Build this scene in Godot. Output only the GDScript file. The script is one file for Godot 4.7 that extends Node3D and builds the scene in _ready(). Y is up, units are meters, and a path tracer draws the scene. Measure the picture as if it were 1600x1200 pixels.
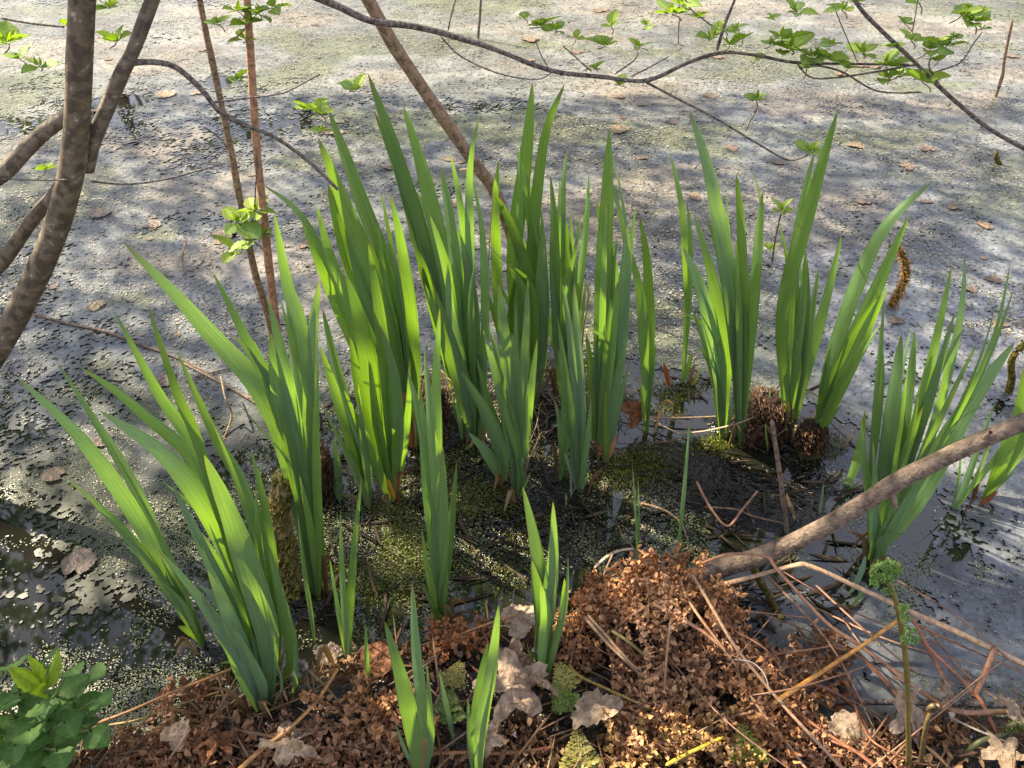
extends Node3D
# An iris bed at the edge of a woodland pond, looked down on from the bank.

const CAM_Y := 1.1
const PITCH := 38.0
const FOV := 50.0
const F := 1286.7                       # focal length in the pixels of a 1600 x 1200 frame
const SUN_DIR := Vector3(0.62, -0.66, 0.42)   # the way sunlight travels

var rng := RandomNumberGenerator.new()
var taken := {}
var M := {}
var noise_a := FastNoiseLite.new()
var noise_b := FastNoiseLite.new()
var noise_c := FastNoiseLite.new()
var bank_poly := PackedVector2Array()
var mud_spots := []
var dark_spots := []   # open water among the film
var broad_leaves := []

# ---------------------------------------------------------------- places
func view_ray(px: float, py: float) -> Vector3:
	var a := deg_to_rad(PITCH)
	var x := (px - 800.0) / F
	var y := (600.0 - py) / F
	return Vector3(x, y * cos(a) - sin(a), -y * sin(a) - cos(a))

func on_y(px: float, py: float, h: float) -> Vector3:
	var d := view_ray(px, py)
	var t: float = (h - CAM_Y) / minf(d.y, -0.02)
	return Vector3(0, CAM_Y, 0) + d * t

func on_z(px: float, py: float, z: float) -> Vector3:
	var d := view_ray(px, py)
	return Vector3(0, CAM_Y, 0) + d * (z / d.z)

func on_ground(px: float, py: float, above := 0.0) -> Vector3:
	var h := 0.0
	for i in 8:
		var p := on_y(px, py, h + above)
		h = lerpf(h, maxf(0.0, ground_h(p.x, p.z)), 0.7)
	return on_y(px, py, h + above)

func size_at(p: Vector3, px: float) -> float:
	var a := deg_to_rad(PITCH)
	return px / F * (p - Vector3(0, CAM_Y, 0)).dot(Vector3(0, -sin(a), -cos(a)))

func bank_distance(x: float, z: float) -> float:
	var p := Vector2(x, z)
	var best := 9.0
	for i in bank_poly.size():
		var q := Geometry2D.get_closest_point_to_segment(p, bank_poly[i], bank_poly[(i + 1) % bank_poly.size()])
		best = minf(best, p.distance_squared_to(q))
	best = sqrt(best)
	return best if Geometry2D.is_point_in_polygon(p, bank_poly) else -best

func mud_h(x: float, z: float) -> float:
	var h := -0.05
	for s in mud_spots:
		var u: float = (x - s[0]) / s[2]
		var v: float = (z - s[1]) / s[3]
		var r: float = u * u + v * v
		if r < 2.2:
			h = maxf(h, (s[4] + 0.035) * maxf(0.0, 1.0 - r * 0.5) - 0.035)
	return h

func ground_h(x: float, z: float) -> float:
	var h := mud_h(x, z) + noise_b.get_noise_2d(x * 90.0, z * 90.0) * 0.010 + noise_b.get_noise_2d(x * 300.0, z * 300.0) * 0.004
	if z > -1.25:
		var d := bank_distance(x, z)
		if d > -0.12:
			var b := -0.055 + 0.105 * smoothstep(-0.08, 0.08, d) + 0.10 * maxf(0.0, d) + noise_b.get_noise_2d(x * 60.0, z * 60.0 + 40.0) * 0.022 * smoothstep(-0.05, 0.1, d)
			h = maxf(h, b)
	return h

# ---------------------------------------------------------------- nodes
func numbered(called: String) -> String:
	var n: int = taken.get(called, 0)
	taken[called] = n + 1
	return called if n == 0 else "%s_%03d" % [called, n]

func tag(o: Node3D, label: String, category: String, group := "") -> Node3D:
	o.set_meta("label", label)
	o.set_meta("category", category)
	if group:
		o.set_meta("group", group)
	return o

func thing(called: String, label: String, category: String, where: Vector3, group := "") -> Node3D:
	var o := Node3D.new()
	o.name = numbered(called)
	add_child(o)
	o.position = where
	return tag(o, label, category, group)

func part(called: String, mesh: Mesh, m: Material, parent: Node) -> MeshInstance3D:
	var o := MeshInstance3D.new()
	o.name = called if parent != self else numbered(called)
	o.mesh = mesh
	o.material_override = m
	parent.add_child(o, true)
	return o

func kind(o: Node, k: String) -> Node:
	o.set_meta("kind", k)
	return o

func scatter(called: String, mesh: Mesh, m: Material, where: Array[Transform3D], tint: PackedColorArray, parent: Node) -> MultiMeshInstance3D:
	var mm := MultiMesh.new()
	mm.transform_format = MultiMesh.TRANSFORM_3D
	mm.use_colors = true
	mm.mesh = mesh
	mm.instance_count = where.size()
	for i in where.size():
		mm.set_instance_transform(i, where[i])
		mm.set_instance_color(i, tint[i])
	var o := MultiMeshInstance3D.new()
	o.name = called if parent != self else numbered(called)
	o.multimesh = mm
	o.material_override = m
	parent.add_child(o, true)
	o.set_meta("kind", "stuff")
	return o

func lin(r: float, g: float, b: float) -> Color:
	return Color(r, g, b).linear_to_srgb()

func mat(called: String, c: Color, rough := 0.7, spec := 0.5) -> StandardMaterial3D:
	var m := StandardMaterial3D.new()
	m.resource_name = called
	m.albedo_color = c
	m.roughness = rough
	m.metallic_specular = spec
	m.cull_mode = BaseMaterial3D.CULL_DISABLED
	M[called] = m
	return m

func vivid(called: String, rough := 0.6, spec := 0.5) -> StandardMaterial3D:   # takes its colour from vertices or copies
	var m := mat(called, Color.WHITE, rough, spec)
	m.vertex_color_use_as_albedo = true
	return m

# ---------------------------------------------------------------- shapes
func smooth_path(pts: Array, per: int) -> PackedVector3Array:
	var out := PackedVector3Array()
	var n := pts.size()
	for i in n - 1:
		var a: Vector3 = pts[maxi(0, i - 1)]
		var b: Vector3 = pts[i]
		var c: Vector3 = pts[i + 1]
		var d: Vector3 = pts[mini(n - 1, i + 2)]
		for k in per:
			out.append(b.cubic_interpolate(c, a, d, float(k) / per))
	out.append(pts[n - 1])
	return out

func mesh_of(v: PackedVector3Array, nrm: PackedVector3Array, uv: PackedVector2Array, col: PackedColorArray, idx: PackedInt32Array) -> ArrayMesh:
	var a := []
	a.resize(Mesh.ARRAY_MAX)
	a[Mesh.ARRAY_VERTEX] = v
	a[Mesh.ARRAY_NORMAL] = nrm
	if uv.size():
		a[Mesh.ARRAY_TEX_UV] = uv
	if col.size():
		a[Mesh.ARRAY_COLOR] = col
	a[Mesh.ARRAY_INDEX] = idx
	var m := ArrayMesh.new()
	m.add_surface_from_arrays(Mesh.PRIMITIVE_TRIANGLES, a)
	return m

func grid_normals(v: PackedVector3Array, cols: int, rows: int, wrap := false) -> PackedVector3Array:
	var n := PackedVector3Array()
	n.resize(v.size())
	for r in rows:
		for c in cols:
			var c0 := maxi(c - 1, 0)
			var c1 := mini(c + 1, cols - 1)
			if wrap and c == 0:
				c0 = cols - 2
			if wrap and c == cols - 1:
				c1 = 1
			var dx := v[r * cols + c1] - v[r * cols + c0]
			var dy := v[mini(r + 1, rows - 1) * cols + c] - v[maxi(r - 1, 0) * cols + c]
			var q := dx.cross(dy)
			n[r * cols + c] = q.normalized() if q.length_squared() > 1e-20 else Vector3.UP
	return n

func grid_index(cols: int, rows: int) -> PackedInt32Array:
	var idx := PackedInt32Array()
	for r in rows - 1:
		for c in cols - 1:
			var a := r * cols + c
			idx.append_array([a, a + cols, a + 1, a + 1, a + cols, a + cols + 1])
	return idx

func tube(path: PackedVector3Array, r0: float, r1: float, sides := 7, lumps := 0.12, flat := 1.0, origin := Vector3.ZERO, tint := Color.WHITE, taper_end := false) -> ArrayMesh:
	var v := PackedVector3Array()
	var uv := PackedVector2Array()
	var col := PackedColorArray()
	var n := path.size()
	var up := Vector3.UP
	var run := 0.0
	var shift := rng.randf() * 50.0
	for i in n:
		var t := (path[mini(i + 1, n - 1)] - path[maxi(i - 1, 0)]).normalized()
		if absf(t.dot(up)) > 0.98:
			up = Vector3.RIGHT
		var sd := t.cross(up).normalized()
		var nn := sd.cross(t).normalized()
		if i:
			run += path[i].distance_to(path[i - 1])
		var k := float(i) / (n - 1)
		var r := lerpf(r0, r1, k)
		if i == 0 or (taper_end and i == n - 1):
			r *= 0.25
		for s in sides + 1:
			var a := TAU * (s % sides) / sides
			var rr := r * (1.0 + lumps * noise_c.get_noise_3d(cos(a) * 14.0 + shift, sin(a) * 14.0, run * 170.0))
			v.append(path[i] - origin + sd * cos(a) * rr + nn * sin(a) * rr * flat)
			uv.append(Vector2(float(s) / sides, run))
			col.append(tint)
	return mesh_of(v, grid_normals(v, sides + 1, n, true), uv, col, grid_index(sides + 1, n))

# one iris blade along a path: a folded, twisting ribbon that narrows to its sheath and its point
func blade(path: PackedVector3Array, w: float, face: Vector3, twist: float, c0: Color, c1: Color, c2: Color, origin: Vector3, fold := 0.2, sheath := 0.40) -> ArrayMesh:
	var v := PackedVector3Array()
	var uv := PackedVector2Array()
	var col := PackedColorArray()
	var n := path.size()
	var run := 0.0
	var shift := rng.randf() * 4.0
	var skew := rng.randf_range(-0.12, 0.12)
	var sway := rng.randf() * 90.0
	for i in n:
		var k := float(i) / (n - 1)
		var t := (path[mini(i + 1, n - 1)] - path[maxi(i - 1, 0)]).normalized()
		var f := face.rotated(t, twist * (k - 0.5))
		var sd := t.cross(f).normalized()
		var nn := sd.cross(t).normalized()
		if i:
			run += path[i].distance_to(path[i - 1])
		var ww := w * minf(lerpf(sheath, 1.0, smoothstep(0.0, 0.42, k)), pow(clampf((1.0 - k) / 0.46, 0.0, 1.0), 0.78))
		ww = maxf(ww * (1.0 + 0.05 * noise_c.get_noise_2d(sway, k * 160.0)), 0.0006)
		var c := c0.lerp(c1, smoothstep(0.02, 0.32, k)).lerp(c2, smoothstep(0.86, 1.0, k) * 0.8)
		for s in 5:
			var u := s / 4.0 - 0.5
			var ridge := (0.5 - absf(u)) * fold * ww
			v.append(path[i] - origin + sd * (u * ww + skew * ww * k * k * 0.5) + nn * ridge)
			uv.append(Vector2(u + 0.5, run * 2.0 + shift))
			col.append(c)
	return mesh_of(v, grid_normals(v, 5, n), uv, col, grid_index(5, n))

# a broad leaf lying along -z with its stalk at the origin; length 1
func broad_leaf(wide: float, cup: float, bend: float, teeth: float, tint: Color) -> ArrayMesh:
	var v := PackedVector3Array()
	var uv := PackedVector2Array()
	var col := PackedColorArray()
	var rows := 12
	var cols := 7
	for r in rows:
		var t := float(r) / (rows - 1)
		var ww := wide * pow(sin(PI * pow(t, 0.8) * 0.985 + 0.02), 0.85) * 0.5
		if r % 2 == 1:
			ww *= 1.0 + teeth
		for c in cols:
			var u := (c / (cols - 1.0)) * 2.0 - 1.0
			var y := absf(u) * ww * cup - bend * t * t + 0.028 * sin(t * 32.0 - absf(u) * 4.0) * absf(u)
			v.append(Vector3(u * ww, y, -0.1 - t * 0.9 + absf(u) * 0.05))
			uv.append(Vector2(u * 0.5 + 0.5, t))
			col.append(tint * (1.0 if c != 3 else 1.25))
	var stalk := v.size()
	var idx := grid_index(cols, rows)
	var nrm := grid_normals(v, cols, rows)
	for q in [Vector3(-0.012, 0, 0.0), Vector3(0.012, 0, 0.0), Vector3(-0.012, 0.004, -0.14), Vector3(0.012, 0.004, -0.14)]:
		v.append(q)
		uv.append(Vector2(0.5, 0.0))
		col.append(tint * 1.2)
		nrm.append(Vector3.UP)
	idx.append_array([stalk, stalk + 1, stalk + 2, stalk + 1, stalk + 3, stalk + 2])
	return mesh_of(v, nrm, uv, col, idx)

# a dry lobed leaf, crumpled; radius about 1, lying in the xz plane
func lobed_leaf(lobes: int, depth: float, crumple: float, seed_n: float) -> ArrayMesh:
	var v := PackedVector3Array()
	var uv := PackedVector2Array()
	var segs := 54
	var rings := 9
	for r in rings:
		var k := float(r) / (rings - 1)
		for s in segs + 1:
			var a := TAU * (s % segs) / segs
			var lobe := 1.0 - depth * (0.5 - 0.5 * cos(a * lobes)) - 0.10 * absf(sin(a * lobes * 2.5)) - 0.25 * exp(-pow((fposmod(a, TAU) - PI) * 2.0, 2.0))
			var rr := k * lobe * (1.0 + 0.12 * noise_c.get_noise_2d(cos(a) * 60.0 + seed_n, sin(a) * 60.0))
			var x := cos(a) * rr
			var z := sin(a) * rr * 0.9
			var vein := absf(fposmod(a * lobes / TAU + 0.5, 1.0) - 0.5) * 2.0
			var y := crumple * (noise_c.get_noise_3d(x * 45.0 + seed_n, z * 45.0, 3.0) * 0.8 + noise_c.get_noise_3d(x * 130.0 + seed_n, z * 130.0, 9.0) * 0.22) + k * k * crumple * 0.4 * sin(a * 2.0 + seed_n) + vein * k * 0.06
			v.append(Vector3(x, y, z))
			uv.append(Vector2(x * 0.5 + 0.5, z * 0.5 + 0.5))
	return mesh_of(v, grid_normals(v, segs + 1, rings), uv, PackedColorArray(), grid_index(segs + 1, rings))

func flake(points: int, rough: float, cup: float) -> ArrayMesh:
	var v := PackedVector3Array([Vector3(0, cup, 0)])
	var nrm := PackedVector3Array([Vector3.UP])
	var idx := PackedInt32Array()
	for i in points:
		var a := TAU * i / points
		var r := 0.5 * (1.0 + rng.randf_range(-rough, rough))
		v.append(Vector3(cos(a) * r, 0, sin(a) * r))
		nrm.append(Vector3(cos(a) * cup, 1, sin(a) * cup).normalized())
		idx.append_array([0, 1 + i, 1 + (i + 1) % points])
	return mesh_of(v, nrm, PackedVector2Array(), PackedColorArray(), idx)

func curl(seed_n: float) -> ArrayMesh:   # a shrivelled leaflet
	var v := PackedVector3Array()
	for r in 4:
		var t := r / 3.0
		var w := 0.42 * sin(PI * (0.12 + t * 0.82))
		for c in 3:
			var u := c - 1.0
			v.append(Vector3(u * w, absf(u) * w * 0.7 + sin(t * 2.6 + seed_n) * 0.28, -t + 0.25 * sin(seed_n * 3.0 + u)))
	return mesh_of(v, grid_normals(v, 3, 4), PackedVector2Array(), PackedColorArray(), grid_index(3, 4))

func fuzz(o: Node3D, called: String, path: PackedVector3Array, r: float, n: int, size: float, hang: float, c0: Color, c1: Color) -> void:   # moss, lichen or fibres round a stem
	var where: Array[Transform3D] = []
	var tint := PackedColorArray()
	for i in n:
		var k := rng.randf()
		var q := path[int(k * (path.size() - 1))]
		var d := Vector3(rng.randfn(), rng.randfn() * 0.5, rng.randfn()).normalized()
		q += d * r * (0.75 + 0.5 * noise_c.get_noise_3d(q.x * 900.0, q.y * 900.0, d.x * 25.0) + 0.3 * rng.randf())
		var l := size * rng.randf_range(0.4, 1.3)
		where.append(Transform3D(towards(d + Vector3(rng.randfn() * 0.6, -hang + rng.randfn() * 0.5, rng.randfn() * 0.6), Vector3(0.9, 0.3, 0.1), rng.randf() * 6.0).scaled(Vector3(l * 0.35, l * 0.35, l)), q - o.position))
		var c := c0.lerp(c1, rng.randf() * rng.randf()) * rng.randf_range(0.55, 1.3)
		c.a = 1.0
		tint.append(c)
	scatter(called, curl(rng.randf() * 3.0), M.litter, where, tint, o)

func any_turn() -> Basis:
	return Basis.from_euler(Vector3(rng.randf() * TAU, rng.randf() * TAU, rng.randf() * TAU))

func towards(dir: Vector3, up: Vector3, roll: float) -> Basis:   # -z points along dir
	var d := dir.normalized()
	if absf(d.dot(up)) > 0.97:
		up = Vector3(0.3, 0.2, 1).normalized()
	return Basis.looking_at(d, up) * Basis(Vector3.FORWARD, roll)

# ---------------------------------------------------------------- materials
func grain_image(w: int, h: int, freq: float, octaves: int, seed_n: int, kind_n := FastNoiseLite.TYPE_SIMPLEX_SMOOTH) -> Image:
	var n := FastNoiseLite.new()
	n.noise_type = kind_n
	n.frequency = freq
	n.fractal_octaves = octaves
	n.seed = seed_n
	return n.get_seamless_image(w, h)

func ramp(img: Image, stops: Array, cols: Array) -> ImageTexture:   # grey picture -> colours
	var lut := []
	for i in 256:
		var t := i / 255.0
		var c: Color = cols[0]
		for k in stops.size() - 1:
			if t >= stops[k]:
				c = cols[k].lerp(cols[k + 1], smoothstep(stops[k], stops[k + 1], t))
		lut.append(c)
	img.convert(Image.FORMAT_L8)
	var src := img.get_data()
	var out := PackedByteArray()
	out.resize(src.size() * 3)
	for i in src.size():
		var c: Color = lut[src[i]]
		out[i * 3] = int(c.r * 255.0)
		out[i * 3 + 1] = int(c.g * 255.0)
		out[i * 3 + 2] = int(c.b * 255.0)
	return ImageTexture.create_from_image(Image.create_from_data(img.get_width(), img.get_height(), false, Image.FORMAT_RGB8, out))

func grey(img: Image) -> ImageTexture:
	img.convert(Image.FORMAT_L8)
	return ImageTexture.create_from_image(img)

func bark(called: String, dark: Color, mid: Color, pale: Color, scale: float, rough := 0.85, bump := 0.35) -> StandardMaterial3D:
	var m := mat(called, Color.WHITE, rough, 0.35)
	m.albedo_texture = ramp(grain_image(512, 512, 0.012, 6, called.length() * 7 + 3), [0.0, 0.36, 0.56, 0.72, 1.0], [dark, dark, mid, mid, pale])
	m.uv1_triplanar = true
	m.uv1_world_triplanar = true
	m.uv1_scale = Vector3(scale, scale, scale)
	m.heightmap_enabled = true
	m.heightmap_texture = grey(grain_image(512, 512, 0.03, 5, called.length() + 40))
	m.heightmap_scale = bump
	return m

func make_materials() -> void:
	# iris blade: fine parallel veins
	var img := Image.create(256, 512, false, Image.FORMAT_RGB8)
	var vein := FastNoiseLite.new()
	vein.frequency = 0.09
	vein.seed = 5
	var blot := FastNoiseLite.new()
	blot.frequency = 0.012
	blot.seed = 9
	for y in 512:
		for x in 256:
			var s := 0.88 + 0.19 * vein.get_noise_2d(x * 1.0, y * 0.01) + 0.06 * blot.get_noise_2d(x * 2.0, y) + (0.05 if absi(x - 128) < 5 else 0.0) + (0.05 if x < 6 or x > 249 else 0.0)
			s = clampf(s, 0.0, 1.0)
			img.set_pixel(x, y, Color(s, s, s * 0.97))
	var blade_tex := ImageTexture.create_from_image(img)
	var bump := Image.create(256, 8, false, Image.FORMAT_L8)
	for x in 256:
		var g := 0.5 + 0.4 * vein.get_noise_2d(x * 2.0, 0.0)
		for y in 8:
			bump.set_pixel(x, y, Color(g, g, g))
	var m := vivid("blade", 0.38, 0.55)
	m.albedo_texture = blade_tex
	m.backlight_enabled = true
	m.backlight = lin(0.98, 1.0, 0.10)
	m.heightmap_enabled = true
	m.heightmap_texture = ImageTexture.create_from_image(bump)
	m.heightmap_scale = 0.03
	m = vivid("withered", 0.75, 0.3)
	m.albedo_texture = blade_tex
	m.backlight_enabled = true
	m.backlight = lin(0.4, 0.28, 0.12)
	m = vivid("leaf", 0.58, 0.35)
	m.albedo_texture = ramp(grain_image(256, 256, 0.02, 4, 71), [0.0, 0.5, 1.0], [Color(0.78, 0.78, 0.7), Color(0.9, 0.92, 0.88), Color(1, 1, 0.95)])
	m.backlight_enabled = true
	m.backlight = lin(0.75, 0.9, 0.12)
	m = vivid("canopy_leaf", 0.5, 0.5)
	m.backlight_enabled = true
	m.backlight = lin(0.6, 0.8, 0.15)
	bark("trunk_bark", Color(0.29, 0.25, 0.20), Color(0.42, 0.37, 0.30), Color(0.80, 0.77, 0.66), 6.5, 0.85, 0.04)
	bark("limb_bark", Color(0.31, 0.27, 0.23), Color(0.45, 0.40, 0.34), Color(0.84, 0.80, 0.72), 7.0, 0.85, 0.05)
	bark("twig_bark", Color(0.30, 0.26, 0.24), Color(0.48, 0.44, 0.40), Color(0.82, 0.78, 0.74), 16.0, 0.7)
	bark("red_bark", Color(0.50, 0.37, 0.28), Color(0.66, 0.49, 0.38), Color(0.82, 0.68, 0.55), 10.0, 0.6, 0.15)
	bark("tan_bark", Color(0.40, 0.32, 0.24), Color(0.55, 0.45, 0.35), Color(0.74, 0.66, 0.55), 9.0, 0.75)
	bark("log_bark", Color(0.34, 0.29, 0.25), Color(0.49, 0.42, 0.36), Color(0.68, 0.61, 0.54), 10.0)
	bark("moss_bark", Color(0.24, 0.22, 0.08), Color(0.42, 0.38, 0.14), Color(0.60, 0.54, 0.24), 14.0, 0.95, 0.8)
	bark("dead_leaf", Color(0.50, 0.42, 0.34), Color(0.66, 0.57, 0.48), Color(0.78, 0.70, 0.61), 9.0, 0.8, 0.25)
	bark("brown_leaf", Color(0.36, 0.22, 0.14), Color(0.50, 0.33, 0.22), Color(0.62, 0.46, 0.34), 9.0, 0.7, 0.2)
	bark("sodden_leaf", Color(0.34, 0.29, 0.25), Color(0.46, 0.39, 0.34), Color(0.58, 0.50, 0.44), 10.0, 0.4, 0.15)
	bark("tawny_leaf", Color(0.38, 0.32, 0.25), Color(0.48, 0.41, 0.33), Color(0.57, 0.50, 0.41), 10.0, 0.5, 0.15)
	for n in ["dead_leaf", "brown_leaf"]:
		M[n].backlight_enabled = true
		M[n].backlight = lin(0.4, 0.28, 0.15)
	m = vivid("stalk", 0.5, 0.5)      # dead fern stalks: tinted by their vertices
	m.albedo_texture = ramp(grain_image(256, 256, 0.03, 4, 55), [0.0, 0.4, 0.6, 1.0], [Color(0.55, 0.5, 0.48), Color(0.8, 0.76, 0.72), Color(0.92, 0.9, 0.87), Color(1, 1, 1)])
	m.uv1_triplanar = true
	m.uv1_scale = Vector3(14, 14, 14)
	vivid("scum", 0.5, 0.5)
	m = vivid("duckweed", 0.4, 0.5)
	m = vivid("litter", 0.75, 0.35)
	m.backlight_enabled = true
	m.backlight = lin(0.35, 0.2, 0.1)
	m = vivid("moss", 0.85, 0.2)
	m.backlight_enabled = true
	m.backlight = lin(0.4, 0.5, 0.1)
	m = vivid("mud", 0.22, 0.42)
	m.albedo_texture = ramp(grain_image(1024, 1024, 0.012, 6, 31), [0.0, 0.35, 0.6, 0.8, 1.0], [Color(0.35, 0.33, 0.3), Color(0.5, 0.48, 0.44), Color(0.72, 0.68, 0.6), Color(0.9, 0.85, 0.75), Color(1, 1, 0.9)])
	m.uv1_triplanar = true
	m.uv1_scale = Vector3(2.6, 2.6, 2.6)
	m.heightmap_enabled = true
	m.heightmap_texture = grey(grain_image(1024, 1024, 0.02, 6, 33))
	m.heightmap_scale = 0.8
	make_pond_material()

# the pond's skin: a tile 1.7 m across of dust film broken by open water, tinted on the large scale by the sheet's vertex colours
func make_pond_material() -> void:
	var size := 2048
	var a := grain_image(size, size, 0.018, 6, 81)
	var b := grain_image(size, size, 0.045, 3, 82)
	var c := grain_image(size, size, 0.0035, 4, 83)
	var cells := FastNoiseLite.new()
	cells.noise_type = FastNoiseLite.TYPE_CELLULAR
	cells.cellular_return_type = FastNoiseLite.RETURN_DISTANCE2_SUB
	cells.frequency = 0.04
	cells.seed = 84
	cells.fractal_octaves = 2
	cells.domain_warp_enabled = true
	cells.domain_warp_amplitude = 22.0
	cells.domain_warp_frequency = 0.03
	var e := cells.get_seamless_image(size, size)
	for i in [a, b, c, e]:
		i.convert(Image.FORMAT_L8)
	var da: PackedByteArray = a.get_data()
	var db: PackedByteArray = b.get_data()
	var dc: PackedByteArray = c.get_data()
	var de: PackedByteArray = e.get_data()
	var rgb := PackedByteArray()
	var high := PackedByteArray()
	high.resize(size * size)
	var lr := PackedByteArray()
	var la := PackedByteArray()
	var lh := PackedByteArray()
	for i in 512:   # film thickness -> colour, cover, height
		var t := i / 511.0
		var col := Color(0.38, 0.38, 0.36).lerp(Color(0.50, 0.50, 0.49), smoothstep(0.33, 0.45, t)).lerp(Color(0.62, 0.61, 0.58), smoothstep(0.50, 0.66, t))
		lr.append(int(col.r * 255))
		lr.append(int(col.g * 255))
		lr.append(int(col.b * 255))
		la.append(int((0.495 + 0.505 * smoothstep(0.26, 0.64, t)) * 255))
		lh.append(int(smoothstep(0.3, 0.8, t) * 255))
	rgb.resize(size * size * 4)
	for i in size * size:
		var t: int = (da[i] * 6 + db[i] * 6 + dc[i] * 3 + de[i] * 6) * 511 / (21 * 255)
		rgb[i * 4] = lr[t * 3]
		rgb[i * 4 + 1] = lr[t * 3 + 1]
		rgb[i * 4 + 2] = lr[t * 3 + 2]
		rgb[i * 4 + 3] = la[t]
		high[i] = lh[t]
	var m := vivid("film", 0.30, 0.42)
	m.albedo_texture = ImageTexture.create_from_image(Image.create_from_data(size, size, false, Image.FORMAT_RGBA8, rgb))
	m.transparency = BaseMaterial3D.TRANSPARENCY_ALPHA_SCISSOR
	m.alpha_scissor_threshold = 0.5
	m.heightmap_enabled = true
	m.heightmap_texture = ImageTexture.create_from_image(Image.create_from_data(size, size, false, Image.FORMAT_L8, high))
	m.heightmap_scale = 0.012
	mat("pond", lin(0.012, 0.012, 0.008), 0.03, 0.56)

func open_water(x: float, z: float) -> float:
	var n := noise_a.get_noise_2d(x * 9.0, z * 12.0) + 0.5 * noise_a.get_noise_2d(x * 40.0 + 70.0, z * 52.0)
	var near := lerpf(smoothstep(-1.0, -0.60, z), smoothstep(-1.55, -1.0, z), smoothstep(-0.75, -0.35, x))
	var side := smoothstep(0.0, -1.2, x) * 0.30 * smoothstep(-7.5, -2.0, z)
	var clear := 0.06 + near * lerpf(0.85, 0.26, smoothstep(0.1, 0.7, x)) + side
	if z > -2.0 and mud_h(x, z) > -0.034:
		clear = 1.3
	for s in dark_spots:
		var u: float = (x - s[0]) / s[2]
		var v: float = (z - s[1]) / s[3]
		var r := u * u + v * v
		if r < 1.6:
			clear = maxf(clear, 0.72 - 0.42 * r)
	return smoothstep(0.22, 0.80, clear + n * 0.70)

func film_sky_tint(x: float, z: float) -> Color:
	var n := noise_a.get_noise_2d(x * 14.0 + 300.0, z * 20.0)
	var q := noise_a.get_noise_2d(x * 30.0 - 200.0, z * 44.0 + 90.0)
	var c := Color(0.57, 0.59, 0.63)
	c = c.lerp(Color(0.55, 0.53, 0.46), smoothstep(-2.2, -5.0, z) * 0.75)
	c = c.lerp(Color(0.68, 0.55, 0.42), smoothstep(0.10, 0.34, n) * 0.65)
	c = c.lerp(Color(0.28, 0.30, 0.15), smoothstep(0.04, 0.32, -n + q * 0.6) * 0.85)
	c = c.lerp(Color(0.78, 0.82, 1.0), smoothstep(0.2, 1.2, x) * smoothstep(-2.6, -1.2, z) * 0.8)  # blue sky sheen painted into the film's colour on the near right
	c = c * lerpf(1.0, lerpf(lerpf(0.42, 0.16, smoothstep(-0.7, -0.3, x)), 0.80, smoothstep(0.1, 0.6, x)), smoothstep(-1.6, -0.9, z)) * (1.0 + 0.35 * smoothstep(-2.4, -4.5, z) * 0.75)  # painted sky reflection: near right stays bright, far film is lightened
	return c * (1.0 + 0.75 * q + 0.6 * noise_a.get_noise_2d(x * 110.0 + 40.0, z * 150.0))

# ---------------------------------------------------------------- setting
func build_pond() -> void:
	var water := PlaneMesh.new()
	water.size = Vector2(60, 60)
	var o := part("pond_water", water, M.pond, self)
	o.position = Vector3(0, 0, -26)
	kind(o, "structure")
	var cols := 420
	var rows := 360
	var v := PackedVector3Array()
	var uv := PackedVector2Array()
	var col := PackedColorArray()
	var nrm := PackedVector3Array()
	for r in rows:
		var t := float(r) / (rows - 1)
		var z := -(-1.2 + t * 4.0 + t * t * t * 13.0)
		for c in cols:
			var u := float(c) / (cols - 1) * 2.0 - 1.0
			var x := 2.2 * u + 13.0 * u * u * u
			v.append(Vector3(x, 0.002, z))
			nrm.append(Vector3.UP)
			uv.append(Vector2(x / 1.7 + 0.13 * z, z / 1.7))
			var tint := film_sky_tint(x, z)
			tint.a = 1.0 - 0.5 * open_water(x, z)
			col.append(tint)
	kind(part("pond_film", mesh_of(v, nrm, uv, col, grid_index(cols, rows)), M.film, self), "structure")

func build_ground() -> void:
	var x0 := -1.7
	var x1 := 1.7
	var z0 := -2.3
	var z1 := 0.6
	var cols := 300
	var rows := 256
	var v := PackedVector3Array()
	var uv := PackedVector2Array()
	var col := PackedColorArray()
	for r in rows:
		var z := lerpf(z0, z1, float(r) / (rows - 1))
		for c in cols:
			var x := lerpf(x0, x1, float(c) / (cols - 1))
			var h := ground_h(x, z)
			v.append(Vector3(x, h, z))
			uv.append(Vector2(x, z))
			var n := noise_a.get_noise_2d(x * 70.0, z * 70.0)
			var inland := smoothstep(-1.0, -0.75, z) * smoothstep(0.01, 0.04, h)
			col.append(Color(0.013, 0.011, 0.007).lerp(Color(0.022, 0.026, 0.008), clampf(n * 1.6, 0, 1)).lerp(Color(0.040, 0.021, 0.012), inland))
	kind(part("muddy_bank", mesh_of(v, grid_normals(v, cols, rows), uv, col, grid_index(cols, rows)), M.mud, self), "structure")
	# the far shore, seen only mirrored in the water
	v = PackedVector3Array()
	uv = PackedVector2Array()
	col = PackedColorArray()
	for r in 24:
		for c in 60:
			var x := lerpf(-26.0, 26.0, c / 59.0)
			var z := lerpf(-12.5, -34.0, r / 23.0)
			v.append(Vector3(x, -0.15 + minf(0.9, (r) * 0.12) + 0.15 * noise_a.get_noise_2d(x * 4.0, z * 4.0), z))
			uv.append(Vector2(x, z))
			col.append(Color(0.07, 0.075, 0.03))
	kind(part("far_shore", mesh_of(v, grid_normals(v, 60, 24), uv, col, grid_index(60, 24)), M.mud, self), "structure")

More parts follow.
